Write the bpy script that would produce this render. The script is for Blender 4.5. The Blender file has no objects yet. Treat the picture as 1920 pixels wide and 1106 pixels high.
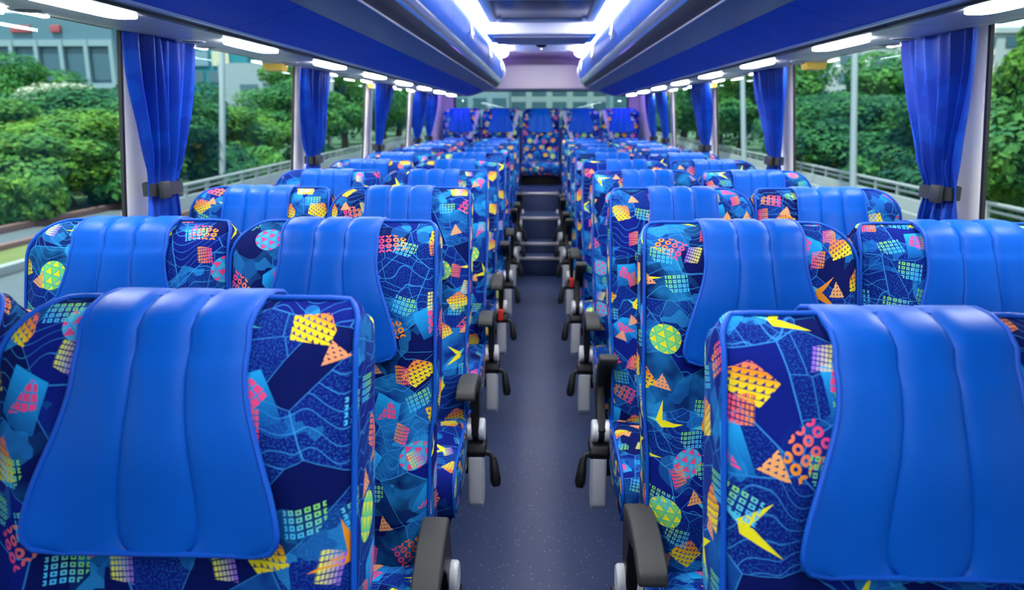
import bpy, bmesh, math, random
from mathutils import Vector, Matrix
random.seed(7)
PI = math.pi
C = bpy.context.scene.collection
SC = bpy.context.scene

# ------------------------------------------------------------------ camera
FPX = 1450.0
PITCH = math.atan2(553 - 219, FPX)
YAW = math.atan((1014 - 960) / (FPX / math.cos(PITCH)))
CZ = 1.36
cam_d = bpy.data.cameras.new('camera')
cam = bpy.data.objects.new('camera', cam_d); C.objects.link(cam)
cam.location = (0, 0, CZ)
cam.rotation_euler = (PI / 2 - PITCH, 0, YAW)
cam_d.sensor_fit = 'HORIZONTAL'; cam_d.sensor_width = 36.0
cam_d.lens = FPX / 1920 * 36.0
cam_d.clip_start = 0.02; cam_d.clip_end = 600
cam_d.dof.use_dof = True; cam_d.dof.focus_distance = 1.45; cam_d.dof.aperture_fstop = 5.0
SC.camera = cam

# ------------------------------------------------------------------ world, sun, exposure
w = bpy.data.worlds.new('hazy_sky'); SC.world = w; w.use_nodes = True
nt = w.node_tree; nt.nodes.clear()
wo = nt.nodes.new('ShaderNodeOutputWorld'); bg = nt.nodes.new('ShaderNodeBackground')
tc = nt.nodes.new('ShaderNodeTexCoord'); sx = nt.nodes.new('ShaderNodeSeparateXYZ')
rp = nt.nodes.new('ShaderNodeValToRGB')
nt.links.new(tc.outputs['Generated'], sx.inputs[0]); nt.links.new(sx.outputs['Z'], rp.inputs[0])
rp.color_ramp.elements[0].color = (0.80, 0.88, 0.93, 1); rp.color_ramp.elements[0].position = 0.0
rp.color_ramp.elements[1].color = (0.50, 0.70, 1.0, 1); rp.color_ramp.elements[1].position = 0.9
nt.links.new(rp.outputs[0], bg.inputs[0]); bg.inputs[1].default_value = 2.0
nt.links.new(bg.outputs[0], wo.inputs[0])
sun_d = bpy.data.lights.new('sun', 'SUN'); sun_d.energy = 7.0; sun_d.angle = 0.03; sun_d.color = (1.0, 0.95, 0.84)
sun = bpy.data.objects.new('sun', sun_d); C.objects.link(sun)
sun.rotation_euler = Vector((0.20, 0.62, -1.25)).to_track_quat('-Z', 'Y').to_euler()
sun.location = (0, -5, 30)
vs = SC.view_settings
vs.view_transform = 'Standard'; vs.look = 'None'; vs.exposure = 0.15; vs.gamma = 1.0; vs.use_curve_mapping = False
cy = SC.cycles
cy.max_bounces = 8; cy.diffuse_bounces = 4; cy.glossy_bounces = 3; cy.transparent_max_bounces = 24
cy.transmission_bounces = 4; cy.caustics_reflective = False; cy.caustics_refractive = False
cy.sample_clamp_indirect = 6.0
cy.use_denoising = True; cy.use_adaptive_sampling = True; cy.adaptive_threshold = 0.02

# ------------------------------------------------------------------ node helpers
class N:
    """one socket of a node tree, with arithmetic"""
    def __init__(s, t, sock): s.t, s.s = t, sock
    def m(s, op, b=None, c=None):
        n = s.t.nodes.new('ShaderNodeMath'); n.operation = op
        for i, v in enumerate((s, b, c)):
            if v is None: continue
            if isinstance(v, N): s.t.links.new(v.s, n.inputs[i])
            else: n.inputs[i].default_value = v
        return N(s.t, n.outputs[0])
    def __add__(s, o): return s.m('ADD', o)
    __radd__ = __add__
    def __mul__(s, o): return s.m('MULTIPLY', o)
    __rmul__ = __mul__
    def __sub__(s, o): return s.m('SUBTRACT', o)
    def __rsub__(s, o): return s.m('MULTIPLY', -1.0).m('ADD', o)
    def floor(s): return s.m('FLOOR')
    def fract(s): return s.m('FRACT')
    def abs(s): return s.m('ABSOLUTE')
    def lt(s, o): return s.m('LESS_THAN', o)
    def gt(s, o): return s.m('GREATER_THAN', o)
    def mx(s, o): return s.m('MAXIMUM', o)
    def mn(s, o): return s.m('MINIMUM', o)
def mixc(t, f, a, b):
    n = t.nodes.new('ShaderNodeMix'); n.data_type = 'RGBA'
    for i, v in ((0, f), (6, a), (7, b)):
        if isinstance(v, N): t.links.new(v.s, n.inputs[i])
        elif i == 0: n.inputs[0].default_value = v
        else: n.inputs[i].default_value = (*v, 1)
    return N(t, n.outputs[2])
def comb(t, x, y, z=0.0):
    n = t.nodes.new('ShaderNodeCombineXYZ')
    for i, v in enumerate((x, y, z)):
        if isinstance(v, N): t.links.new(v.s, n.inputs[i])
        else: n.inputs[i].default_value = v
    return N(t, n.outputs[0])
def sep(t, v):
    n = t.nodes.new('ShaderNodeSeparateXYZ'); t.links.new(v.s, n.inputs[0])
    return [N(t, n.outputs[i]) for i in range(3)]
def white(t, v):
    n = t.nodes.new('ShaderNodeTexWhiteNoise'); n.noise_dimensions = '3D'; t.links.new(v.s, n.inputs['Vector'])
    sp = t.nodes.new('ShaderNodeSeparateColor'); t.links.new(n.outputs['Color'], sp.inputs[0])
    return [N(t, n.outputs['Value'])] + [N(t, sp.outputs[i]) for i in range(3)]
def noise(t, v, scale, detail=2.0, rough=0.5, out='Fac'):
    n = t.nodes.new('ShaderNodeTexNoise'); n.inputs['Scale'].default_value = scale
    n.inputs['Detail'].default_value = detail; n.inputs['Roughness'].default_value = rough
    if v is not None: t.links.new(v.s, n.inputs['Vector'])
    return N(t, n.outputs[out])
def coord(t, kind='Object'):
    n = t.nodes.new('ShaderNodeTexCoord'); return N(t, n.outputs[kind])
def bump(t, bsdf, h, strength=0.2, dist=0.002):
    b = t.nodes.new('ShaderNodeBump'); b.inputs['Strength'].default_value = strength; b.inputs['Distance'].default_value = dist
    t.links.new(h.s, b.inputs['Height']); t.links.new(b.outputs[0], bsdf.inputs['Normal'])
def mat(name, col, rough=0.5, metal=0.0, spec=0.5, var=0.0, vscale=8.0, bmp=0.0, bscale=200.0, bdist=0.001, coat=0.0):
    """principled material with procedural tone variation and fine relief"""
    m = bpy.data.materials.new(name); m.use_nodes = True; t = m.node_tree
    b = t.nodes['Principled BSDF']
    b.inputs['Base Color'].default_value = (*col, 1); b.inputs['Roughness'].default_value = rough
    b.inputs['Metallic'].default_value = metal; b.inputs['Specular IOR Level'].default_value = spec
    b.inputs['Coat Weight'].default_value = coat
    v = coord(t)
    f = noise(t, v, vscale, 3)
    k = max(var, 0.02)
    c = mixc(t, f, tuple(x * (1 - k) for x in col), tuple(min(1, x * (1 + k)) for x in col))
    t.links.new(c.s, b.inputs['Base Color'])
    if bmp: bump(t, b, noise(t, v, bscale, 2), bmp, bdist)
    return m
def emit(name, col, strength):
    m = bpy.data.materials.new(name); m.use_nodes = True; t = m.node_tree; t.nodes.clear()
    o = t.nodes.new('ShaderNodeOutputMaterial'); e = t.nodes.new('ShaderNodeEmission')
    e.inputs[0].default_value = (*col, 1); e.inputs[1].default_value = strength
    t.links.new(e.outputs[0], o.inputs[0]); return m

# ------------------------------------------------------------------ the printed moquette
def fabric(name):
    m = bpy.data.materials.new(name); m.use_nodes = True; t = m.node_tree
    b = t.nodes['Principled BSDF']; b.inputs['Roughness'].default_value = 0.85
    b.inputs['Specular IOR Level'].default_value = 0.08
    uv = t.nodes.new('ShaderNodeUVMap'); U, V, _ = sep(t, N(t, uv.outputs[0]))
    oi = t.nodes.new('ShaderNodeObjectInfo'); R = N(t, oi.outputs['Random'])
    U = U + (R * 37.7).floor() * 0.731 + R * 3.0
    V = V + (R * 91.3).fract() * 11.0
    P = comb(t, U, V)
    navy, dark, lineb, teal = (0.002, 0.009, 0.155), (0.001, 0.005, 0.075), (0.035, 0.26, 0.62), (0.015, 0.25, 0.70)
    # background: angular fields, some speckled, with fine pale lines along their edges
    def voro(scale, feature, rnd=1.0, off=0.0):
        n = t.nodes.new('ShaderNodeTexVoronoi'); n.voronoi_dimensions = '2D'; n.feature = feature
        n.inputs['Scale'].default_value = scale; n.inputs['Randomness'].default_value = rnd
        t.links.new(comb(t, U + off, V + off * 0.37).s, n.inputs['Vector']); return n
    v1 = voro(11.0, 'F1'); e1 = voro(11.0, 'DISTANCE_TO_EDGE'); e2 = voro(19.0, 'DISTANCE_TO_EDGE', 1.0, 1.7)
    sc_ = t.nodes.new('ShaderNodeSeparateColor'); t.links.new(v1.outputs['Color'], sc_.inputs[0])
    ra, rb, rc = [N(t, sc_.outputs[i]) for i in range(3)]
    stip = noise(t, P, 420.0, 1.0).gt(0.56)
    fog = noise(t, P, 16.0, 2.0)
    col = mixc(t, ra.lt(0.34), navy, dark)
    col = mixc(t, ra.gt(0.55) * fog * 0.35 * stip, col, (0.03, 0.30, 0.70))
    tealm = rb.gt(0.78) * (fog * 1.4 - 0.55).mn(1.0).mx(0.0)
    col = mixc(t, tealm, col, mixc(t, rc, teal, (0.02, 0.42, 0.80)))
    ed = N(t, e1.outputs['Distance'])
    col = mixc(t, ed.lt(0.010) * ra.gt(0.25) * 0.7, col, lineb)
    col = mixc(t, N(t, e2.outputs['Distance']).lt(0.013) * ra.gt(0.78) * 0.55, col, lineb)
    # wavy contour lines
    wv = ((V * 46.0 + noise(t, comb(t, U * 1.0, V * 0.4), 13.0, 1.0) * 9.0).fract() - 0.5).abs()
    col = mixc(t, wv.lt(0.04) * rc.gt(0.62) * 0.6, col, lineb)
    # folded-paper facets in some of the fields
    v3 = voro(34.0, 'F1', 1.0, 3.3); v3.distance = 'MANHATTAN'
    s3 = t.nodes.new('ShaderNodeSeparateColor'); t.links.new(v3.outputs['Color'], s3.inputs[0])
    f3 = N(t, s3.outputs[0]); f3 = f3 * f3
    blob = noise(t, P, 9.0, 1.0).gt(0.55)
    col = mixc(t, blob * f3 * 0.6, col, mixc(t, N(t, s3.outputs[1]), (0.01, 0.16, 0.52), (0.03, 0.40, 0.80)))
    yel, org, pnk, grn, cyn = (0.74, 0.68, 0.015), (0.72, 0.24, 0.015), (0.72, 0.055, 0.19), (0.20, 0.58, 0.13), (0.015, 0.34, 0.70)
    def cells(size, ox, oy, jit, rot):
        fu = U * (1 / size) + ox; fv = V * (1 / size) + oy
        fu = fu + (fv.floor() * 0.5).fract()
        iu, iv = fu.floor(), fv.floor()
        r0, r1, r2, r3 = white(t, comb(t, iu, iv, ox))
        x = fu - iu - 0.5 + (r1 - 0.5) * jit; y = fv - iv - 0.5 + (r2 - 0.5) * jit
        a = (r3 - 0.5) * rot; ca, sa = a.m('COSINE'), a.m('SINE')
        return x * ca - y * sa, x * sa + y * ca, r0, r1, r2, r3
    def half(x, y, nx, ny, d): return (x * nx + y * ny).lt(d)
    def poly(x, y, pl):
        r = None
        for nx, ny, d in pl:
            h = half(x, y, nx, ny, d); r = h if r is None else r * h
        return r
    # layer 1: large motifs
    x, y, r0, r1, r2, r3 = cells(0.086, 0.0, 0.0, 0.25, 1.6)
    hue = (y * 1.5 + 0.5 + (r1 - 0.5) * 1.1).mn(1.0).mx(0.0)
    warm = mixc(t, (hue * 2.2 + 0.25).mn(1.0).mx(0.0), yel, org); warm = mixc(t, (hue * 2.4 - 0.85).mn(1.0).mx(0.0), warm, pnk)
    fx, fy = (x * 10.0).fract(), (y * 10.0).fract()
    tg = (fx + fy * 0.9).gt(0.62) * fy.gt(0.10)
    pm = poly(x, y, [(1, 0.25, 0.31), (-0.7, 1, 0.34), (-1, -0.6, 0.33), (0.3, -1, 0.24), (0.8, 0.9, 0.33)])
    isg = r0.lt(0.22)
    col = mixc(t, pm * isg * (tg * 0.72 + 0.28) , col, mixc(t, tg, (0.10, 0.04, 0.12), warm))
    # faceted balls
    d2 = (x * x + y * y).m('SQRT')
    isb = r0.gt(0.27) * r0.lt(0.37)
    l1 = ((x * 5.2).fract() - 0.5).abs(); l2 = (((x * 0.5 + y * 0.87) * 5.2).fract() - 0.5).abs(); l3 = (((x * 0.5 - y * 0.87) * 5.2).fract() - 0.5).abs()
    chk = ((x * 5.2).floor() + ((x * 0.5 + y * 0.87) * 5.2).floor() + ((x * 0.5 - y * 0.87) * 5.2).floor())
    par = (chk * 0.5).fract().gt(0.25)
    facet = l1.lt(0.42) * l2.lt(0.42) * l3.lt(0.42)
    bc = mixc(t, r2.gt(0.45), mixc(t, par, (0.07, 0.40, 0.52), pnk), mixc(t, par, grn, yel))
    col = mixc(t, isb * d2.lt(0.33), col, mixc(t, facet, mixc(t, r2.gt(0.45), (0.03, 0.30, 0.62), (0.10, 0.48, 0.25)), bc))
    # folded paper birds
    isd = r0.gt(0.42) * r0.lt(0.57)
    def pv(pts):
        pl = []
        for i_ in range(len(pts)):
            (ax, ay), (bx, by) = pts[i_], pts[(i_ + 1) % len(pts)]
            nx, ny = by - ay, -(bx - ax); pl.append((nx, ny, nx * ax + ny * ay))
        return poly(x, y, pl)
    b1 = pv([(-0.16, 0.42), (0.10, 0.02), (0.24, 0.06)])
    b2 = pv([(-0.26, -0.26), (0.20, -0.10), (0.22, 0.04), (0.06, 0.02)])
    b3 = pv([(0.14, -0.06), (0.40, 0.20), (0.20, 0.12)])
    b4 = pv([(0.05, -0.08), (-0.30, -0.02), (-0.36, 0.22), (-0.10, 0.12)])
    col = mixc(t, isd * b4, col, (0.01, 0.22, 0.58))
    col = mixc(t, isd * b3, col, mixc(t, r1, (0.12, 0.62, 0.42), cyn))
    col = mixc(t, isd * (b1.mx(b2)), col, mixc(t, r2.gt(0.75), yel, org))
    # ring clusters
    isr = r0.gt(0.62) * r0.lt(0.74)
    gx, gy = (x * 6.0).fract() - 0.5, (y * 6.0).fract() - 0.5
    gd = (gx * gx + gy * gy).m('SQRT')
    ring = gd.lt(0.42) * gd.gt(0.17)
    area = x.abs().lt(0.333) * y.abs().lt(0.25) * (x * 0.7 + y).lt(0.30)
    rcx = mixc(t, r1.gt(0.5), mixc(t, (x * 1.6 + 0.5).mn(1.0).mx(0.0), grn, (0.04, 0.40, 0.70)), mixc(t, (x * 2.0 + 0.5).mn(1.0).mx(0.0), pnk, org))
    col = mixc(t, isr * ring * area, col, rcx)
    # teal panels with a pink core
    isp = r0.gt(0.84)
    pn = poly(x, y, [(1, 0.08, 0.30), (-1, 0.05, 0.32), (0.1, 1, 0.36), (-0.15, -1, 0.34)])
    core = poly(x, y, [(1, 0.5, 0.26), (-1, 0.4, 0.10), (0.1, 1, 0.30), (0.5, -1, 0.14)])
    hx, hy = (x * 8.0 + y * 2.0).fract(), (y * 8.0 - x * 2.0).fract()
    hc = (hx - 0.5).abs().mx((hy - 0.5).abs()).lt(0.40)
    col = mixc(t, isp * pn * (y * 0.9 + 0.75).mn(1.0), col, mixc(t, y + 0.5, (0.006, 0.13, 0.42), (0.012, 0.32, 0.68)))
    col = mixc(t, isp * core * hc, col, mixc(t, r1.gt(0.35), (0.30, 0.10, 0.62), pnk))
    # layer 2: smaller accents
    x, y, r0, r1, r2, r3 = cells(0.060, 5.3, 2.1, 0.3, 0.7)
    gx, gy = ((x * 7.0).fract() - 0.5).abs(), ((y * 7.0).fract() - 0.5).abs()
    dots = gx.mx(gy).lt(0.34) * gx.mx(gy).gt(0.13)
    a2 = x.abs().lt(0.36) * y.abs().lt(0.30) * (x - y * 0.8).lt(0.40)
    cc = mixc(t, ((x + y) * 1.6 + 0.5).mn(1.0).mx(0.0), (0.05, 0.45, 0.78), mixc(t, r1.gt(0.5), grn, (0.70, 0.12, 0.40)))
    col = mixc(t, r0.lt(0.20) * dots * a2, col, cc)
    st = (y * 9.0).fract().gt(0.25) * (x * 14.0).fract().gt(0.22)
    a3 = x.abs().lt(0.22 ) * (y + x * 0.3).abs().lt(0.30)
    c3 = mixc(t, (x * 2.3 + 0.5).mn(1.0).mx(0.0), mixc(t, r2.gt(0.5), (0.75, 0.75, 0.05), org), mixc(t, r2.gt(0.5), (0.20, 0.08, 0.60), pnk))
    col = mixc(t, r0.gt(0.20) * r0.lt(0.36) * st * a3, col, c3)
    tr = poly(x, y, [(0, -1, 0.18), (1, 0.5, 0.2), (-1, 0.6, 0.14)]) * ((x * 9.0).fract() + (y * 9.0).fract()).gt(0.55)
    col = mixc(t, r0.gt(0.36) * r0.lt(0.46) * tr, col, mixc(t, r1, pnk, yel))
    t.links.new(col.s, b.inputs['Base Color'])
    bump(t, b, noise(t, P, 900.0, 1.0), 0.25, 0.001)
    return m

M = {}
M['fabric'] = fabric('printed_moquette')
M['leather'] = mat('blue_leather', (0.0002, 0.078, 0.43), 0.42, spec=0.12, var=0.10, vscale=14, bmp=0.22, bscale=420, bdist=0.0006)
M['piping'] = mat('blue_piping', (0.001, 0.07, 0.44), 0.5, spec=0.2, bmp=0.1, bscale=500)
M['pad'] = mat('grey_rubber', (0.028, 0.030, 0.030), 0.55, spec=0.35, var=0.1, bmp=0.15, bscale=600)
M['black'] = mat('black_plastic', (0.005, 0.0055, 0.007), 0.45, spec=0.3, var=0.1)
M['silver'] = mat('silver_paint', (0.68, 0.70, 0.72), 0.38, metal=0.25, var=0.05)
M['red'] = mat('red_plastic', (0.75, 0.03, 0.02), 0.4)
M['belt'] = mat('grey_webbing', (0.32, 0.34, 0.42), 0.8, bmp=0.3, bscale=900)
M['binblue'] = mat('blue_trim_cloth', (0.001, 0.070, 0.60), 0.55, spec=0.12, var=0.05, vscale=3, bmp=0.15, bscale=700, bdist=0.0005)
M['doorblue'] = mat('blue_gloss_panel', (0.003, 0.10, 0.55), 0.38, spec=0.25, var=0.04, vscale=3)
M['moulding'] = mat('grey_satin_moulding', (0.065, 0.07, 0.09), 0.34, spec=0.35, metal=0.1, var=0.04)
M['chrome'] = mat('polished_chrome', (0.88, 0.87, 0.87), 0.20, metal=0.9, bmp=0.06, bscale=9, bdist=0.01)
M['alu'] = mat('brushed_aluminium', (0.72, 0.71, 0.72), 0.3, metal=0.7)
M['panel'] = mat('pale_grey_panel', (0.42, 0.40, 0.40), 0.33, var=0.03, vscale=5)
M['ceil'] = mat('white_ceiling', (0.80, 0.79, 0.80), 0.5, var=0.02)
M['mauve'] = mat('pale_mauve_lining', (0.50, 0.47, 0.54), 0.6, var=0.04, bmp=0.1, bscale=300)
M['wall'] = mat('grey_wall_lining', (0.25, 0.26, 0.32), 0.6, var=0.05, bmp=0.1, bscale=300)
M['pillar'] = mat('off_white_pillar', (0.90, 0.88, 0.85), 0.55, var=0.03, bmp=0.08, bscale=400)
M['gasket'] = mat('black_rubber_gasket', (0.008, 0.008, 0.010), 0.5)
M['hatch'] = mat('dark_tinted_acrylic', (0.030, 0.026, 0.034), 0.22, var=0.1)
M['hammer'] = mat('amber_plastic', (0.75, 0.45, 0.05), 0.45)
M['lamp'] = emit('lamp_lens', (0.88, 0.95, 1.0), 46.0)
M['wlamp'] = emit('window_lamp_lens', (1.0, 0.97, 0.93), 230.0)
M['strip'] = emit('led_diffuser', (1.0, 0.96, 0.90), 25.0)
M['violet'] = emit('violet_led', (0.35, 0.14, 1.0), 15.0)

def floor_mat():
    m = mat('speckled_vinyl', (0.04, 0.06, 0.13), 0.40, spec=0.30)
    t = m.node_tree; b = t.nodes['Principled BSDF']; v = coord(t)
    f = noise(t, v, 2.5, 3)
    c = mixc(t, f, (0.014, 0.028, 0.088), (0.024, 0.045, 0.125))
    n = t.nodes.new('ShaderNodeTexVoronoi'); n.inputs['Scale'].default_value = 70; t.links.new(v.s, n.inputs['Vector'])
    s = t.nodes.new('ShaderNodeSeparateColor'); t.links.new(n.outputs['Color'], s.inputs[0])
    sp = N(t, n.outputs['Distance']).lt(0.17) * N(t, s.outputs[0]).gt(0.55)
    c = mixc(t, sp * 0.6, c, (0.26, 0.30, 0.42))
    t.links.new(c.s, b.inputs['Base Color']); bump(t, b, noise(t, v, 220, 2), 0.08, 0.001)
    return m
M['floor'] = floor_mat()
def curtain_mat():
    m = mat('blue_curtain', (0.004, 0.05, 0.52), 0.5, spec=0.35)
    t = m.node_tree; b = t.nodes['Principled BSDF']; o = t.nodes['Material Output']
    v = coord(t)
    n = t.nodes.new('ShaderNodeTexVoronoi'); n.distance = 'CHEBYCHEV'; n.inputs['Scale'].default_value = 16
    t.links.new(v.s, n.inputs['Vector']); s = t.nodes.new('ShaderNodeSeparateColor'); t.links.new(n.outputs['Color'], s.inputs[0])
    c = mixc(t, N(t, s.outputs[0]).gt(0.6), (0.001, 0.036, 0.36), (0.002, 0.060, 0.46))
    t.links.new(c.s, b.inputs['Base Color'])
    tr = t.nodes.new('ShaderNodeBsdfTranslucent'); tr.inputs[0].default_value = (0.01, 0.10, 0.85, 1)
    mx = t.nodes.new('ShaderNodeMixShader'); mx.inputs[0].default_value = 0.2
    t.links.new(b.outputs[0], mx.inputs[1]); t.links.new(tr.outputs[0], mx.inputs[2]); t.links.new(mx.outputs[0], o.inputs[0])
    return m
M['curtain'] = curtain_mat()
def glass_mat(tint=(0.80, 0.93, 0.94, 1), k=0.6):
    m = bpy.data.materials.new('tinted_window_glass'); m.use_nodes = True; t = m.node_tree; t.nodes.clear()
    o = t.nodes.new('ShaderNodeOutputMaterial'); tr = t.nodes.new('ShaderNodeBsdfTransparent'); gl = t.nodes.new('ShaderNodeBsdfGlossy')
    tr.inputs[0].default_value = tint; gl.inputs['Roughness'].default_value = 0.02
    v = coord(t); f = noise(t, v, 1.5, 1)
    mx = t.nodes.new('ShaderNodeMixShader'); t.links.new(((f * 0.015 + 0.025) * k).s, mx.inputs[0])
    t.links.new(tr.outputs[0], mx.inputs[1]); t.links.new(gl.outputs[0], mx.inputs[2]); t.links.new(mx.outputs[0], o.inputs[0])
    return m
M['glass'] = glass_mat(); M['rearglass'] = glass_mat((0.62, 0.80, 0.82, 1), 0.3)

# ------------------------------------------------------------------ object helpers
def link(name, me, parent=None, m=None):
    o = bpy.data.objects.new(name, me); C.objects.link(o); o.parent = parent
    if m is not None and me is not None and not me.materials: me.materials.append(m)
    return o
def tag(o, label, cat, group=None):
    o['label'] = label; o['category'] = cat
    if group: o['group'] = group
    return o
def thing(name, loc, label, cat, group=None, rz=0.0):
    o = bpy.data.objects.new(name, None); C.objects.link(o); o.location = loc; o.rotation_euler = (0, 0, rz)
    o.empty_display_size = 0.1
    return tag(o, label, cat, group)
def struct(o): o['kind'] = 'structure'; return o
def mesh(name, verts, faces, m=None, smooth=30, uvs=None):
    me = bpy.data.meshes.new(name); me.from_pydata([tuple(v) for v in verts], [], faces); me.update()
    if m is not None: me.materials.append(m)
    if uvs is not None:
        l = me.uv_layers.new(name='UVMap')
        for lp in me.loops: l.data[lp.index].uv = uvs[lp.index] if isinstance(uvs, list) and len(uvs) == len(me.loops) else uvs[lp.vertex_index]
    if smooth:
        me.shade_smooth(); me.set_sharp_from_angle(angle=math.radians(smooth))
    return me
def bm_mesh(name, bm, m=None, smooth=35):
    bmesh.ops.recalc_face_normals(bm, faces=bm.faces)
    me = bpy.data.meshes.new(name); bm.to_mesh(me); bm.free()
    if m is not None: me.materials.append(m)
    if smooth: me.shade_smooth(); me.set_sharp_from_angle(angle=math.radians(smooth))
    return me
def boxes(name, lst, m, bev=0.0, seg=2):
    """lst of (x0,x1,y0,y1,z0,z1): solid boxes with rounded edges, one mesh"""
    bm = bmesh.new()
    for x0, x1, y0, y1, z0, z1 in lst:
        r = bmesh.ops.create_cube(bm, size=1)['verts']
        for v in r:
            v.co = Vector(((x0 + x1) / 2 + v.co.x * (x1 - x0), (y0 + y1) / 2 + v.co.y * (y1 - y0), (z0 + z1) / 2 + v.co.z * (z1 - z0)))
    if bev: bmesh.ops.bevel(bm, geom=list(bm.edges), offset=bev, segments=seg, profile=0.6, affect='EDGES', clamp_overlap=True)
    return bm_mesh(name, bm, m)
def tube_geo(path, r, n=8, closed=False):
    P = [Vector(p) for p in path]; V, F = [], []
    up = Vector((0, 0, 1)); prev = None
    for i, p in enumerate(P):
        a = P[i - 1] if (i or closed) else P[i]; b = P[(i + 1) % len(P)] if (i < len(P) - 1 or closed) else P[i]
        d = (b - a).normalized()
        if prev is None:
            s = d.cross(up)
            if s.length < 0.05: s = d.cross(Vector((1, 0, 0)))
            s.normalize()
        else:
            s = (prev - d * prev.dot(d)).normalized()
        prev = s; u = s.cross(d)
        rr = r[i] if isinstance(r, (list, tuple)) else r
        for k in range(n):
            t = 2 * PI * k / n; V.append(p + s * math.cos(t) * rr + u * math.sin(t) * rr)
    L = len(P)
    for i in range(L if closed else L - 1):
        j = (i + 1) % L
        for k in range(n):
            F.append((i * n + k, i * n + (k + 1) % n, j * n + (k + 1) % n, j * n + k))
    if not closed:
        F.append(tuple(range(n))[::-1]); F.append(tuple((L - 1) * n + k for k in range(n)))
    return V, F
def tube(name, path, r, m, n=8, closed=False):
    V, F = tube_geo(path, r, n, closed); return mesh(name, V, F, m, 50)
def join_geo(lst):
    V, F = [], []
    for v, f in lst:
        k = len(V); V += list(v); F += [tuple(i + k for i in q) for q in f]
    return V, F
def extrude(name, prof, y0, y1, m, closed=False, thick=0.0, smooth=30, cap=True):
    """profile [(x,z)] swept along y; closed profiles get end caps; open ones a thickness along their normal"""
    pr = list(prof)
    if not closed:
        n = len(pr); off = []
        for i in range(n):
            a = Vector(pr[max(i - 1, 0)]); b = Vector(pr[min(i + 1, n - 1)]); d = (b - a).normalized()
            off.append((pr[i][0] - d.y * thick, pr[i][1] + d.x * thick))
        pr = pr + off[::-1]
    n = len(pr)
    V = [(x, y0, z) for x, z in pr] + [(x, y1, z) for x, z in pr]
    F = [(i, (i + 1) % n, (i + 1) % n + n, i + n) for i in range(n)]
    if cap: F += [tuple(range(n))[::-1], tuple(range(n, 2 * n))]
    bm = bmesh.new(); vs_ = [bm.verts.new(v) for v in V]
    for f in F: bm.faces.new([vs_[i] for i in f])
    return bm_mesh(name, bm, m, smooth)
def prism(name, outline, axis, a, b, m, bev=0.0, seg=2):
    """outline polygon extruded along an axis ('x','y','z')"""
    bm = bmesh.new()
    def P(u, v, w_): return {'x': (w_, u, v), 'y': (u, w_, v), 'z': (u, v, w_)}[axis]
    A = [bm.verts.new(P(u, v, a)) for u, v in outline]; B = [bm.verts.new(P(u, v, b)) for u, v in outline]
    n = len(A)
    bm.faces.new(A); bm.faces.new(B[::-1])
    for i in range(n): bm.faces.new((A[i], A[(i + 1) % n], B[(i + 1) % n], B[i]))
    bmesh.ops.recalc_face_normals(bm, faces=bm.faces)
    if bev:
        ed = [e for e in bm.edges if len(e.link_faces) == 2 and e.calc_face_angle(0) > 0.6]
        bmesh.ops.bevel(bm, geom=ed, offset=bev, segments=seg, profile=0.6, affect='EDGES', clamp_overlap=True)
    return bm_mesh(name, bm, m)
def lathe_geo(prof, n=20, axis='z', c=(0, 0, 0)):
    """prof [(r, h)] about an axis through c"""
    V, F = [], []
    for r, h in prof:
        for k in range(n):
            t = 2 * PI * k / n; a, b_ = r * math.cos(t), r * math.sin(t)
            q = {'z': (a, b_, h), 'x': (h, a, b_), 'y': (a, h, b_)}[axis]
            V.append((q[0] + c[0], q[1] + c[1], q[2] + c[2]))
    for i in range(len(prof) - 1):
        for k in range(n): F.append((i * n + k, i * n + (k + 1) % n, (i + 1) * n + (k + 1) % n, (i + 1) * n + k))
    F.append(tuple(range(n))[::-1]); F.append(tuple((len(prof) - 1) * n + k for k in range(n)))
    return V, F
ORD = ['first', 'second', 'third', 'fourth', 'fifth', 'sixth', 'seventh', 'eighth', 'ninth', 'tenth', 'eleventh', 'twelfth']

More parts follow.
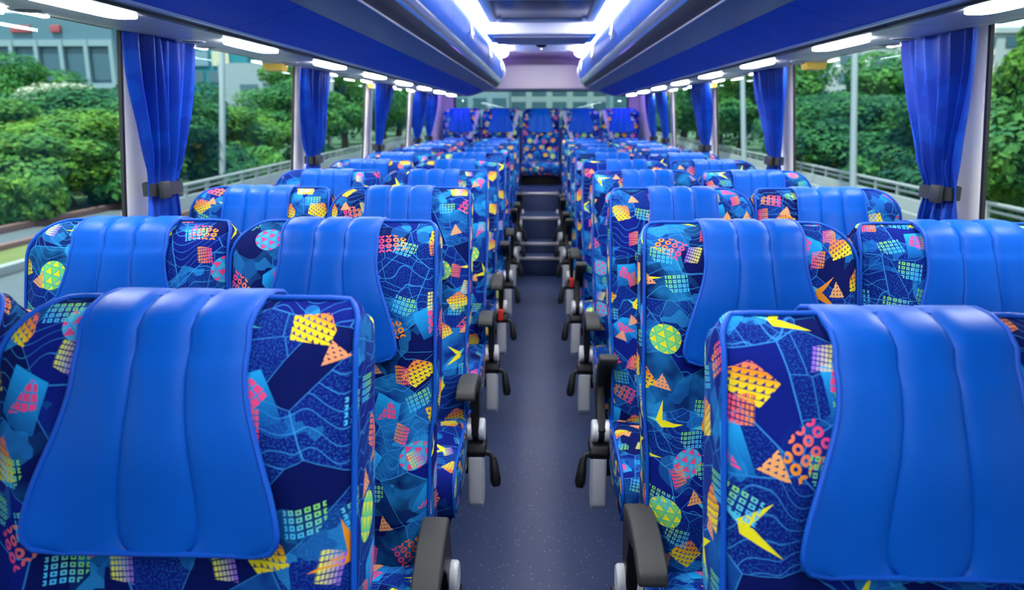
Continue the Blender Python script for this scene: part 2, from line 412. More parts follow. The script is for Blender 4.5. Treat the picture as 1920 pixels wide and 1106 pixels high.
# ================================================================== THE BUS SHELL
Y0, Y1 = -1.6, 9.35          # front bulkhead to rear wall
SILL, HEAD = 0.84, 1.605     # window opening
def wx(z): return 1.165 - 0.083 * (z - 1.2)     # inner face of the side wall leans in towards the roof
struct(link('floor', boxes('floor', [(-1.22, 1.22, Y0, Y1, -0.06, 0.0)], M['floor'])))
PIL = {-1: [-0.95, 0.62, 2.15, 3.67, 5.17, 6.85, 8.12], 1: [-0.95, 0.62, 2.10, 3.67, 5.26, 6.90, 8.12]}
PW = 0.20
wn = 1
for sgn, side in ((-1, 'left'), (1, 'right')):
    def sl(z0, z1, xo=0.0, th=0.03):   # slanted slab section between heights
        return [(sgn * (wx(z0) - xo), z0), (sgn * (wx(z1) - xo), z1), (sgn * (wx(z1) - xo + th), z1), (sgn * (wx(z0) - xo + th), z0)]
    low = extrude('wall_lower', sl(0.0, SILL), Y0, Y1, M['wall'], True)
    wl = struct(link('wall_' + side, low))
    link('upper_panel', extrude('wall_upper', sl(HEAD, 2.06), Y0, Y1, M['panel'], True), wl)
    link('sill_ledge', prism('sill', [(sgn * (wx(SILL) - 0.045), SILL - 0.03), (sgn * (wx(SILL) - 0.045), SILL + 0.004), (sgn * (wx(SILL) + 0.03), SILL + 0.004), (sgn * (wx(SILL) + 0.03), SILL - 0.03)], 'y', Y0, 8.3, M['panel'], 0.004), wl)
    link('rear_quarter', extrude('rear_quarter', sl(SILL, HEAD), 8.30, Y1, M['mauve'], True), wl)
    link('front_quarter', extrude('front_quarter', sl(SILL, HEAD), Y0, -0.95, M['mauve'], True), wl)
    for i, py in enumerate(PIL[sgn]):
        # a rounded hollow-section pillar following the lean of the wall
        prof = [(0.0, 0.012), (0.001, 0.005), (0.006, 0.0), (0.05, -0.006), (PW - 0.05, -0.006), (PW - 0.006, 0.0), (PW - 0.001, 0.005), (PW, 0.012)]
        V = []
        for z in (SILL, HEAD): V += [(sgn * (wx(z) + d), py + 0.014 + u, z) for u, d in prof]
        n = len(prof); F = [(k, (k + 1) % n, (k + 1) % n + n, k + n) for k in range(n)] + [tuple(range(n))[::-1], tuple(range(n, 2 * n))]
        p_ = link('pillar', mesh('pillar', V, F, M['pillar'], 40), wl)
        for yy in (py + 0.002, py + PW + 0.014):
            V = []
            for z in (SILL, HEAD): V += [(sgn * (wx(z) + 0.004), yy, z), (sgn * (wx(z) + 0.004), yy + 0.012, z), (sgn * (wx(z) + 0.013), yy + 0.012, z), (sgn * (wx(z) + 0.013), yy, z)]
            link('gasket', mesh('gasket', V, [(0, 1, 5, 4), (1, 2, 6, 5), (2, 3, 7, 6), (3, 0, 4, 7), (0, 3, 2, 1), (4, 5, 6, 7)], M['gasket'], 0), p_)
    edges = PIL[sgn]
    for i in range(len(edges) - 1):
        a, b = edges[i] + PW + 0.03, edges[i + 1] - 0.004
        def slab(x0, x1, ya, yb, za, zb):
            V = [(sgn * (wx(z) + d), y, z) for z in (za, zb) for y in (ya, yb) for d in (x0, x1)]
            return V, [(0, 1, 3, 2), (4, 6, 7, 5), (0, 2, 6, 4), (1, 5, 7, 3), (0, 4, 5, 1), (2, 3, 7, 6)]
        V, F = slab(0.014, 0.019, a, b, SILL, HEAD)
        wd = struct(link('window_%d' % wn, mesh('window_pane', V, F, M['glass'], 0))); wn += 1
        V, F = join_geo([slab(0.004, 0.026, a, b, SILL + 0.004, SILL + 0.022), slab(0.004, 0.026, a, b, HEAD - 0.016, HEAD)])
        link('window_frame', mesh('window_frame', V, F, M['gasket'], 0), wd)

# rear wall: lower panel, window opening, mauve upper lining
RY = 9.32
wr = struct(link('wall_rear', boxes('wall_rear', [(-1.2, 1.2, RY, RY + 0.04, 0, 1.22), (-1.2, -1.02, RY, RY + 0.04, 1.22, 1.66), (1.02, 1.2, RY, RY + 0.04, 1.22, 1.66), (-1.2, 1.2, RY, RY + 0.04, 1.66, 2.06)], M['mauve'])))
dome = []
for k in range(9):
    t = PI / 2 * k / 8; dome.append((0.33 + 0.10 * math.cos(t), 1.80 + 0.10 * math.sin(t)))
dome = [(0.52, 1.655)] + dome
dome = dome + [(-x, z) for x, z in dome[::-1]]
link('rear_lining', prism('rear_lining', dome, 'y', 8.62, RY, M['mauve'], 0.012), wr)
wd = struct(link('window_%d' % wn, boxes('rear_pane', [(-1.02, 1.02, RY + 0.012, RY + 0.02, 1.22, 1.66)], M['rearglass'])))
fr = [(-1.02, 1.02, RY - 0.006, RY + 0.03, 1.22, 1.24), (-1.02, 1.02, RY - 0.006, RY + 0.03, 1.645, 1.66), (-1.02, -1.0, RY - 0.006, RY + 0.03, 1.24, 1.645), (1.0, 1.02, RY - 0.006, RY + 0.03, 1.24, 1.645)]
link('window_frame', boxes('rear_frame', fr, M['gasket'], 0.003), wd)
# front bulkhead with windscreen behind the camera
wf = struct(link('wall_front', boxes('wall_front', [(-1.2, 1.2, Y0 - 0.05, Y0, 0, 1.0), (-1.2, -1.0, Y0 - 0.05, Y0, 1.0, 1.55), (1.0, 1.2, Y0 - 0.05, Y0, 1.0, 1.55), (-1.2, 1.2, Y0 - 0.05, Y0, 1.55, 2.06)], M['wall'])))
struct(link('window_%d' % (wn + 1), boxes('windscreen', [(-1.0, 1.0, Y0 - 0.03, Y0 - 0.02, 1.0, 1.55)], M['glass'])))

# ceiling
H = CZ
cp = [(-1.2, 2.06), (-0.46, 2.02), (-0.36, 2.000), (-0.30, 2.005), (-0.2, 2.012), (0, 2.016), (0.2, 2.012), (0.30, 2.005), (0.36, 2.000), (0.46, 2.02), (1.2, 2.06)]
ce = struct(link('ceiling', extrude('ceiling', cp, Y0, Y1, M['ceil'], False, 0.03)))
# dropped transverse housing
dh = [(5.46, 1.905), (5.50, 1.895), (6.10, 1.90), (6.20, 1.93), (6.22, 2.01), (5.44, 2.01)]
hs = thing('ceiling_housing', (0, 5.46, 1.9), 'pale dropped housing across the ceiling behind the dark roof hatch', 'ceiling housing')
link('casing', prism('casing', [(y - 5.46, z - 1.9) for y, z in dh], 'x', -0.375, 0.375, M['ceil'], 0.008), hs)
link('underside_panel', boxes('underside_panel', [(-0.33, 0.33, 0.06, 0.62, -0.014, 0.001)], M['mauve'], 0.004), hs)
link('sensor_dome', mesh('sensor_dome', *lathe_geo([(0.045, 0.0), (0.045, -0.012), (0.03, -0.025), (0.005, -0.03)], 16, 'z', (0, 0.66, -0.002)), M['black']), hs)
# second shallow ridge further back
rg = thing('ceiling_ridge', (0, 6.9, 1.985), 'shallow white ceiling ridge just before the rear lining', 'ceiling panel')
link('casing', prism('ridge', [(-0.25, 0.045), (-0.2, 0.005), (0.0, -0.012), (0.9, -0.012), (1.05, 0.045)], 'x', -0.24, 0.24, M['ceil'], 0.01), rg)
link('pull_rod', tube('pull_rod', [(0, -0.05, 0.0), (0, -0.06, -0.03), (0, -0.05, -0.07)], 0.006, M['alu'], 8), rg)
# roof hatch
ht = thing('roof_hatch', (0, 4.75, 1.985), 'dark tinted roof hatch in a pale frame at the top centre', 'roof hatch')
link('hatch_panel', boxes('hatch_panel', [(-0.285, 0.285, -0.50, 0.44, -0.022, 0.0)], M['hatch'], 0.01), ht)
link('hatch_frame', boxes('hatch_frame', [(-0.34, -0.285, -0.56, 0.50, -0.035, 0.012), (0.285, 0.34, -0.56, 0.50, -0.035, 0.012), (-0.285, 0.285, 0.44, 0.50, -0.035, 0.012), (-0.285, 0.285, -0.56, -0.50, -0.035, 0.012)], M['panel'], 0.006), ht)
for s in (-1, 1):
    link('hinge', boxes('hatch_hinge', [(s * 0.27 - 0.02, s * 0.27 + 0.02, 0.36, 0.45, -0.034, -0.018)], M['chrome'], 0.004), ht)

# ================================================================== OVERHEAD LUGGAGE RACKS
BE = 7.95
def hp(l): return [(x, CZ + h) for x, h in l]
SEAMS = [-1.2, 0.35, 1.9, 3.4, 4.9, 6.4, BE]
for sgn, side in ((-1, 'left'), (1, 'right')):
    def pr(l): return [(sgn * x, z) for x, z in hp(l)]
    rack = thing('luggage_rack', (0, 0, 0), 'long blue overhead luggage rack with chrome rail above the %s windows' % side, 'luggage rack', 'overhead luggage racks')
    th = -0.006 * sgn
    for a, b in zip(SEAMS[:-1], SEAMS[1:]):
        link('bottom_panel', extrude('bottom_panel', pr([(0.745, 0.205), (0.70, 0.212), (0.64, 0.227), (0.60, 0.241), (0.56, 0.256)]), a + 0.002, b - 0.002, M['binblue'], False, th), rack)
        d = link('door', extrude('bin_door', pr([(0.388, 0.360), (0.374, 0.385), (0.366, 0.42), (0.366, 0.46), (0.375, 0.50), (0.392, 0.535), (0.415, 0.56), (0.445, 0.575)]), a + 0.003, b - 0.003, M['doorblue'], False, th), rack)
        if b > 1.5:
            ym = b - 0.75
            V, F = [], []
            lt = boxes('latch', [(sgn * 0.356 - 0.006, sgn * 0.356 + 0.006, ym - 0.022, ym + 0.022, CZ + 0.385, CZ + 0.475), (sgn * 0.352 - 0.008, sgn * 0.352 + 0.008, ym - 0.014, ym + 0.014, CZ + 0.40, CZ + 0.425)], M['chrome'], 0.004)
            link('latch', lt, d)
        link('chrome_rail', extrude('chrome_rail', pr([(0.414, 0.321), (0.400, 0.326), (0.390, 0.336), (0.385, 0.347), (0.388, 0.358)]), a + 0.001, b - 0.001, M['chrome'], False, th), rack)
    link('moulding', extrude('moulding', pr([(0.56, 0.252), (0.535, 0.256), (0.50, 0.262), (0.47, 0.270), (0.452, 0.279)]), -1.2, BE, M['moulding'], False, th), rack)
    link('edge_trim', tube('edge_trim', [(sgn * 0.4505, -1.2, CZ + 0.2805), (sgn * 0.4505, BE, CZ + 0.2805)], 0.003, M['alu'], 6), rack)
    link('grip_channel', extrude('grip_channel', pr([(0.449, 0.284), (0.435, 0.294), (0.424, 0.306), (0.416, 0.319)]), -1.2, BE, M['black'], False, th), rack)
    link('metal_strip', extrude('metal_strip', pr([(0.758, 0.205), (0.752, 0.200), (0.744, 0.2005), (0.742, 0.206)]), -1.2, BE, M['alu'], False, th), rack)
    capo = [(0.388, 0.360), (0.374, 0.385), (0.366, 0.42), (0.366, 0.46), (0.375, 0.50), (0.392, 0.535), (0.415, 0.56), (0.445, 0.575), (1.09, 0.60), (1.115, 0.235), (0.95, 0.208), (0.745, 0.205), (0.70, 0.212), (0.60, 0.241), (0.56, 0.256), (0.50, 0.262), (0.452, 0.279), (0.42, 0.312), (0.39, 0.34)]
    link('end_cap', prism('end_cap', pr(capo), 'y', BE, BE + 0.02, M['panel'], 0.004), rack)
    rim = capo[9:] + capo[:8]
    link('end_rim', tube('end_rim', [(sgn * x, BE + 0.008, CZ + h) for x, h in rim], 0.009, M['alu'], 8), rack)

    # ceiling light diffuser beside the rack
    ls = thing('ceiling_light', (sgn * 0.40, 0, 1.95), 'bright white light strip along the ceiling beside the %s luggage rack' % side, 'light strip', 'ceiling light strips')
    link('diffuser', extrude('diffuser', [(sgn * 0.030, -0.012), (sgn * 0.0, -0.010), (sgn * -0.035, -0.002), (sgn * -0.060, 0.014), (sgn * -0.070, 0.036)], -1.2, 8.12, M['strip'], False, -0.004 * sgn), ls)
    link('channel', extrude('light_channel', [(sgn * 0.030, -0.004), (sgn * 0.030, 0.046), (sgn * -0.062, 0.046), (sgn * -0.062, 0.036), (sgn * -0.050, 0.022), (sgn * 0.0, -0.002)], -1.2, 8.12, M['alu'], True), ls)

    # service panels with lamps and air nozzles, one per seat row
    L0 = 1.37 if sgn < 0 else 1.36
    for k in range(8):
        yc = L0 + 0.835 * (k + 0.0) + 0.06
        if yc > 7.6: break
        sp = thing('service_panel', (sgn * 0.76, yc, CZ + 0.2), '', 'service panel', 'overhead service panels')
        sp['label'] = 'grey overhead panel with lit lamp above the %s windows, %s from the camera' % (side, ORD[k])
        pp = [(0.0, 0.0), (0.10, -0.002), (0.20, 0.001), (0.29, 0.010), (0.345, 0.024), (0.365, 0.036)]
        link('panel_body', extrude('service_body', [(sgn * x, z) for x, z in pp], -0.415, 0.415, M['panel'], False, 0.012 * sgn), sp)
        # dark slot beside the lamp
        link('slot', boxes('service_slot', [(min(sgn * 0.004, sgn * 0.022), max(sgn * 0.004, sgn * 0.022), -0.415, 0.415, -0.006, 0.004)], M['black'], 0.002), sp)
        lo = []
        for q in range(24):
            t = 2 * PI * q / 24; cx_, cy_ = math.cos(t), math.sin(t)
            lo.append((sgn * (0.058 + 0.032 * math.copysign(abs(cx_) ** 0.6, cx_)), 0.16 * math.copysign(abs(cy_) ** 0.35, cy_)))
        link('lamp_lens', prism('lamp_lens', lo, 'z', -0.012, 0.002, M['lamp'], 0.003), sp)
        for (nx, ny) in ((0.19, -0.10), (0.245, 0.14)):
            V, F = lathe_geo([(0.040, 0.006), (0.040, 0.001), (0.035, -0.002), (0.028, -0.001), (0.026, 0.004)], 20, 'z', (sgn * nx, ny, (0.0 if nx < 0.2 else 0.005) - 0.001))
            nz = link('air_nozzle', mesh('air_nozzle', V, F, M['panel'], 40), sp)
            V, F = lathe_geo([(0.025, 0.004), (0.022, -0.001), (0.010, -0.002), (0.001, -0.002)], 16, 'z', (sgn * nx, ny, (0.0 if nx < 0.2 else 0.005) - 0.001))
            link('nozzle_core', mesh('nozzle_core', V, F, M['black'], 40), nz)
        link('window_lamp', boxes('window_lamp', [(min(sgn * 0.328, sgn * 0.345), max(sgn * 0.328, sgn * 0.345), 0.12, 0.34, 0.013, 0.022)], M['wlamp'], 0.004), sp)

# escape hammers in amber holders
for sgn, side in ((-1, 'left'), (1, 'right')):
    for k, y in enumerate((3.22, 5.15, 7.05)):
        hm = thing('hammer_holder', (sgn * 1.075, y, CZ + 0.215), 'amber emergency hammer holder under the %s overhead panels, %s from the camera' % (side, ORD[k]), 'hammer holder', 'hammer holders')
        link('holder', prism('holder', [(-0.05, 0.02), (0.05, 0.02), (0.036, -0.035), (-0.036, -0.035)], 'y', -0.035, 0.035, M['hammer'], 0.006), hm)
        link('bracket', boxes('hammer_bracket', [(-0.03, 0.03, -0.07, -0.03, -0.008, 0.022)], M['panel'], 0.004), hm)

# violet accent lights at the rear corners, tucked under the rack ends
for sgn, side in ((-1, 'left'), (1, 'right')):
    ob = tag(link('accent_light', boxes('accent_light', [(sgn * 0.95 - 0.06, sgn * 0.95 + 0.06, 8.25, 8.95, 1.70, 1.715)], M['violet'], 0.004)), 'violet light bar high over the rear bench at the %s' % side, 'light bar', 'violet light bars')

# ================================================================== AISLE STEPS
for k, (y, z0, z1, yb) in enumerate(((6.66, 0, 0.16, 6.90), (6.90, 0, 0.25, 7.15), (7.15, 0, 0.45, 7.66), (7.66, 0, 0.63, 8.12))):
    hw = 0.185
    st = thing('aisle_step', (0, y, 0), 'dark blue aisle step with pale metal edge, %s step up towards the rear bench' % ORD[k], 'step', 'aisle steps')
    link('step_block', boxes('step_block', [(-hw, hw, 0.0, yb - y - 0.002, 0.001, z1)], M['floor'], 0.004), st)
    link('nosing', boxes('nosing', [(-hw, hw, -0.006, 0.035, z1 - 0.018, z1 + 0.004)], M['alu'], 0.003), st)

# ================================================================== SEATS
ZT = 1.150
def sm(a, b, x):
    t = max(0.0, min(1.0, (x - a) / (b - a))); return t * t * (3 - 2 * t)
def yc(z): return 0.205 * (z - ZT) - 0.05 * math.exp(-((z - 0.62) / 0.14) ** 2) * 0.3
def wz(z, u=1.0):
    w_ = 0.206 - 0.008 * sm(0.82, 0.70, z)
    r = 0.022 if u > 0 else 0.078        # tight corner on the aisle side, soft shoulder on the other
    if z > ZT - r: w_ = w_ - r + math.sqrt(max(0.0, r * r - (z - ZT + r) ** 2))
    return w_
def tz(z):
    h = 0.068 + 0.012 * (ZT - z) / 0.7
    r = 0.058
    if z > ZT - r: h = h * math.sqrt(max(0.0, 1 - ((z - ZT + r) / r) ** 2)) * 0.92 + h * 0.08
    return h
def dfront(u, z):
    h = tz(z); a = abs(u)
    base = h * (0.74 + 0.26 * math.sqrt(max(0.0, 1 - a ** 5)))
    bol = 0.026 * math.exp(-((a - 0.74) / 0.17) ** 2) * sm(1.10, 0.98, z) * sm(0.42, 0.52, z)
    hd = 0.026 * math.exp(-((z - 1.03) / 0.10) ** 2) * (1 - u * u) * sm(ZT, ZT - 0.06, z)
    lum = 0.012 * math.exp(-((z - 0.60) / 0.10) ** 2) * (1 - u * u)
    return base + bol + hd + lum
UF = [-1, -0.97, -0.92, -0.85, -0.76, -0.66, -0.54, -0.40, -0.2, 0, 0.2, 0.40, 0.54, 0.66, 0.76, 0.85, 0.92, 0.97, 1]
def back_mesh():
    zs = [0.40 + 0.035 * i for i in range(20)] + [ZT - 0.078 + 0.078 * math.sin(PI / 2 * k / 10) for k in range(1, 11)]
    V, UVv = [], []
    ring = None; rows = []
    for z in zs:
        h, c = tz(z), yc(z); row = []
        for u in UF: row.append((u * wz(z, u), c - dfront(u, z), z))
        # side and back
        k = sm(ZT, ZT - 0.10, z)
        for (fx, fy) in ((1.022, -0.2), (1.03, 0.45), (1.01, 0.85), (0.88, 1.0), (0.4, 1.02), (0, 1.03), (-0.4, 1.02), (-0.88, 1.0), (-1.01, 0.85), (-1.03, 0.45), (-1.022, -0.2)):
            zz = z - 0.022 * (fy > 0.3) * (1 - k)
            row.append((fx * wz(z, fx), c + fy * h, zz))
        rows.append(row)
    n = len(rows[0])
    # uv: arc length round the middle row, height along v
    base = rows[12]; arc = [0.0]
    for i in range(1, n + 1):
        a, b = Vector(base[i - 1]), Vector(base[i % n]); arc.append(arc[-1] + (a - b).length)
    mid = arc[9]
    arc = [a - mid for a in arc]
    vv = [0.0]
    for i in range(1, len(rows)): vv.append(vv[-1] + (Vector(rows[i][9]) - Vector(rows[i - 1][9])).length)
    for r in rows: V += r
    F, uvs = [], []
    for i in range(len(rows) - 1):
        for k in range(n):
            k2 = (k + 1) % n
            F.append((i * n + k, i * n + k2, (i + 1) * n + k2, (i + 1) * n + k))
            def uu(kk, ii):
                if 0 <= kk <= 18: return (rows[ii][kk][0], vv[ii])
                return (arc[kk], vv[ii])
            ka, kb = k, (k + 1)
            uvs += [uu(ka, i), uu(kb, i), uu(kb, i + 1), uu(ka, i + 1)]
    top = len(rows) - 1
    F.append(tuple(top * n + k for k in range(n))); uvs += [(V[top * n + k][0], vv[-1] + V[top * n + k][1]) for k in range(n)]
    F.append(tuple(range(n))[::-1]); uvs += [(V[k][0], V[k][1]) for k in range(n)][::-1]
    me = mesh('seat_back', V, F, M['fabric'], 60, uvs)
    return me
def front_pt(u, z, off=0.0): return Vector((u * wz(z, u), yc(z) - dfront(u, z) - off, z))
def back_piping():
    zs = [0.45 + 0.041 * i for i in range(15)] + [ZT - 0.078 + 0.078 * math.sin(PI / 2 * k / 9) for k in range(0, 9)]
    rt = [front_pt(1, z, 0.001) + Vector((0.003, 0, 0)) for z in zs]
    a, b = wz(zs[-1], 1), wz(zs[-1], -1)
    tp = [Vector((a + (-b - a) * q, yc(ZT) - 0.018, ZT + 0.0012)) for q in (0.06, 0.2, 0.4, 0.6, 0.8, 0.94)]
    lf = [front_pt(-1, z, 0.001) + Vector((-0.003, 0, 0)) for z in zs[::-1]]
    return tube('back_piping', rt + tp + lf, 0.0035, M['piping'], 8)
def mirrored(me):
    m2 = me.copy()
    for v in m2.vertices: v.co.x = -v.co.x
    m2.flip_normals(); return m2
# leather headrest cover, draped over the top
CB = 0.892
def cover_half(s):      # half width at arc position s (0 = front hem, 1 = top)
    return 0.140 - 0.044 * sm(0.10, 0.90, s)
def cover_rows():
    rows = []
    NF = 22
    for i in range(NF + 1):
        s = i / NF; z = CB + (ZT - 0.04 - CB) * s
        hw = cover_half(s)
        if s < 0.14: hw = hw - 0.034 + 0.034 * math.sqrt(max(0, 1 - (1 - s / 0.14) ** 2))
        rows.append(('f', z, hw))
    for k in range(1, 8): rows.append(('t', k / 7.0, cover_half(1.0)))
    for k in range(1, 4): rows.append(('b', ZT - 0.04 - 0.05 * k, cover_half(1.0) - 0.0))
    return rows
def cover_pt(row, q, off):
    kind, a, hw = row; x = q * hw
    # stitched channels: three panels
    ch = min(abs(q + 0.32), abs(q - 0.32))
    puff = 0.006 * min(1.0, ch / 0.13) ** 0.6 
    edge = 1 - max(0, (abs(q) - 0.9) / 0.1) * 0.6
    o = off * edge + puff * (1 if off > 0 else 0)
    zf = ZT - 0.04
    if kind == 'f':
        hang = 0.012 * sm(CB + 0.20, CB, a)
        y = yc(a) - dfront(min(1, abs(x) / max(0.05, wz(a))) , a) - o - hang
        return Vector((x, y, a + 0.006 * (1 - q * q) * 0))
    yf = yc(zf) - dfront(min(1, abs(x) / wz(zf)), zf); yb = yc(zf) + tz(zf) * 1.02
    if kind == 't':
        th_ = PI * a; m_ = (yf + yb) / 2; r = (yb - yf) / 2 + o
        return Vector((x, m_ - r * math.cos(th_), zf + (0.037 + o) * math.sin(th_) ** 0.85))
    return Vector((x, yc(a) + tz(a) * 1.02 + o, a))
QS = [-1, -0.96, -0.88, -0.78, -0.66, -0.54, -0.44, -0.37, -0.335, -0.32, -0.305, -0.27, -0.2, -0.1, 0, 0.1, 0.2, 0.27, 0.305, 0.32, 0.335, 0.37, 0.44, 0.54, 0.66, 0.78, 0.88, 0.96, 1]
def cover_mesh():
    rows = cover_rows(); n = len(QS); V, F = [], []
    for off in (0.005, -0.002):
        for r in rows:
            for q in QS: V.append(cover_pt(r, q, off))
    L = len(rows); S = L * n
    for i in range(L - 1):
        for k in range(n - 1):
            a = i * n + k
            F.append((a, a + 1, a + n + 1, a + n)); F.append((S + a, S + a + n, S + a + n + 1, S + a + 1))
    rim = [i * n for i in range(L)] ; rim2 = [i * n + n - 1 for i in range(L)]
    for i in range(L - 1):
        F.append((rim[i], rim[i + 1], S + rim[i + 1], S + rim[i])); F.append((rim2[i], S + rim2[i], S + rim2[i + 1], rim2[i + 1]))
    for k in range(n - 1):
        F.append((k, S + k, S + k + 1, k + 1)); a = (L - 1) * n + k; F.append((a, a + 1, S + a + 1, S + a))
    return mesh('headrest_cover', V, F, M['leather'], 75)
def cover_piping():
    rows = cover_rows(); R_ = [cover_pt(r, 1, 0.003) for r in rows]; Lf = [cover_pt(r, -1, 0.003) for r in rows]
    hem = [cover_pt(rows[0], q, 0.003) for q in (-0.8, -0.5, -0.2, 0.2, 0.5, 0.8)]
    return tube('cover_piping', R_[::-1] + hem[::-1] + Lf, 0.0034, M['piping'], 7)
def cushion_mesh(y0=-0.60, y1=-0.10, hw=0.203, zt=0.475):
    # rounded upholstered slab with a rolled front, grid-wrapped in uv
    prof = []     # (y, z) going from rear top over the front roll to the underside
    for i in range(9): prof.append((y1 + (y0 + 0.07 - y1) * i / 8, zt + 0.018 * math.sin(PI * i / 8) + 0.012 * i / 8))
    for k in range(1, 9):
        t = PI * k / 8; prof.append((y0 + 0.07 - 0.07 * math.sin(t), zt + 0.012 - 0.07 + 0.07 * math.cos(t)))
    prof.append((y1, zt - 0.13))
    xs = [-1.03, -1.03, -1, -0.97, -0.9, -0.75, -0.4, 0, 0.4, 0.75, 0.9, 0.97, 1, 1.03, 1.03]
    dz = [0.09, 0.03, 0.010, 0.002, -0.004, -0.008, 0.0, 0.002, 0.0, -0.008, -0.004, 0.002, 0.010, 0.03, 0.09]
    yc_, zc_ = (y0 + y1) / 2, zt - 0.055
    V, uv = [], []; arc = 0; prev = None; n = len(xs)
    for (y, z) in prof:
        if prev: arc += math.hypot(y - prev[0], z - prev[1])
        prev = (y, z)
        for j, x in enumerate(xs):
            d = Vector((yc_ - y, zc_ - z)); L = d.length; d = d / L * min(dz[j], L * 0.9) if dz[j] > 0 else d / L * dz[j]
            V.append((x * hw, y + d.x, z + d.y)); uv.append((x * hw + (dz[j] if abs(x) > 1 else 0) * (1 if x > 0 else -1), arc))
    F = []
    for i in range(len(prof) - 1):
        for k in range(n - 1):
            a = i * n + k; F.append((a, a + n, a + n + 1, a + 1))
    F.append(tuple(i * n for i in range(len(prof))));  F.append(tuple(i * n + n - 1 for i in range(len(prof)))[::-1])
    F.append(tuple(range(n))); F.append(tuple((len(prof) - 1) * n + k for k in range(n))[::-1])
    me = mesh('seat_cushion', V, F, M['fabric'], 60, uv)
    pp_ = []
    for col, sg in ((2, -1), (12, 1)):
        pp_.append(tube('cushion_piping', [Vector(V[i * n + col]) + Vector((sg * 0.003, 0, 0.001)) for i in range(len(prof) - 2)], 0.0040, M['piping'], 7))
    return me, pp_
ME = {}
b_, p_2 = back_mesh(), back_piping()
ME['back'] = {1: b_, -1: mirrored(b_)}; ME['bpipe'] = {1: p_2, -1: mirrored(p_2)}; ME['cover'] = cover_mesh(); ME['cpipe'] = cover_piping()
ME['cush'], ME['cupipe'] = cushion_mesh()
ME['shell'] = prism('back_shell', [(yc(0.36) + 0.05, 0.36), (yc(0.45) + tz(0.45) * 1.04, 0.45), (yc(0.95) + tz(0.95) * 1.04, 0.95), (yc(0.95) + tz(0.95) * 1.04 + 0.018, 0.93), (yc(0.45) + tz(0.45) + 0.026, 0.45), (yc(0.36) + 0.075, 0.36)], 'x', -0.186, 0.186, M['black'], 0.006)
ME['base'] = boxes('seat_base', [(-0.188, 0.188, -0.55, -0.14, 0.300, 0.335)], M['black'], 0.008)
ME['base_block'] = boxes('bench_gap_shade', [(-0.20, 0.20, -0.44, 0.02, 0.331, 0.428)], M['black'], 0.006)  # black block standing in for the shade in the gap under the bench
ME['leg'] = prism('seat_leg', [(-0.46, 0.30), (-0.24, 0.30), (-0.27, 0.20), (-0.26, 0.03), (-0.18, 0.012), (-0.18, 0.0), (-0.52, 0.0), (-0.52, 0.012), (-0.44, 0.03), (-0.43, 0.20)], 'x', -0.03, 0.03, M['silver'], 0.006)
# aisle armrest: pivot at the origin, arm curving up and forwards to a soft pad
def arm_meshes():
    side = [(-0.030, -0.020), (0.030, -0.020), (0.034, 0.06), (0.030, 0.125), (0.0, 0.155), (-0.06, 0.158), (-0.14, 0.146), (-0.205, 0.122), (-0.215, 0.098), (-0.14, 0.115), (-0.075, 0.108), (-0.045, 0.06)]
    arm = prism('armrest_arm', side, 'x', -0.012, 0.012, M['black'], 0.004)
    top = [(0.022, 0.148), (0.0, 0.158), (-0.06, 0.163), (-0.14, 0.152), (-0.21, 0.126), (-0.232, 0.108), (-0.236, 0.088), (-0.222, 0.084), (-0.20, 0.098), (-0.14, 0.124), (-0.06, 0.136), (0.0, 0.132), (0.022, 0.128)]
    pad = prism('armrest_pad', top, 'x', -0.026, 0.026, M['pad'], 0.010, 3)
    V, F = join_geo([lathe_geo([(0.030, -0.028), (0.034, -0.024), (0.034, -0.012), (0.032, -0.009)], 24, 'x'), lathe_geo([(0.032, 0.009), (0.034, 0.012), (0.034, 0.024), (0.030, 0.028)], 24, 'x')])
    hinge = mesh('armrest_hinge', V, F, M['silver'], 40)
    V, F = lathe_geo([(0.030, -0.0095), (0.031, 0.0), (0.030, 0.0095)], 20, 'x')
    core = mesh('hinge_core', V, F, M['black'], 40)
    return arm, pad, hinge, core
ME['arm'], ME['pad'], ME['hinge'], ME['core'] = arm_meshes()
ME['bracket'] = prism('side_bracket', [(-0.052, -0.065), (0.026, -0.055), (0.030, -0.20), (0.012, -0.235), (-0.03, -0.24), (-0.055, -0.215)], 'x', -0.024, 0.020, M['silver'], 0.008, 3)
ME['collar'] = prism('collar', [(-0.045, -0.030), (0.03, -0.028), (0.036, -0.058), (0.02, -0.070), (-0.05, -0.070), (-0.058, -0.052)], 'x', -0.032, 0.028, M['black'], 0.008, 3)
def lever_mesh(s):
    V, F = join_geo([tube_geo([(s * 0.02, -0.03, -0.058), (s * 0.045, -0.036, -0.062), (s * 0.052, -0.04, -0.075)], 0.009, 8),
                     tube_geo([(s * 0.052, -0.040, -0.070), (s * 0.056, -0.048, -0.095), (s * 0.062, -0.062, -0.135), (s * 0.064, -0.066, -0.150)], [0.010, 0.014, 0.017, 0.011], 10)])
    return mesh('recline_lever', V, F, M['black'], 40)
ME['lever'] = {-1: lever_mesh(-1), 1: lever_mesh(1)}
ME['spindle'] = boxes('arm_spindle', [(-0.03, 0.03, -0.012, 0.012, -0.012, 0.012)], M['silver'], 0.003)
ME['link'] = boxes('bracket_mount', [(-0.035, 0.035, -0.02, 0.025, -0.135, -0.09)], M['black'], 0.004)
ME['buckle'] = boxes('belt_buckle', [(-0.012, 0.012, -0.018, 0.018, 0.0, 0.05)], M['red'], 0.004)

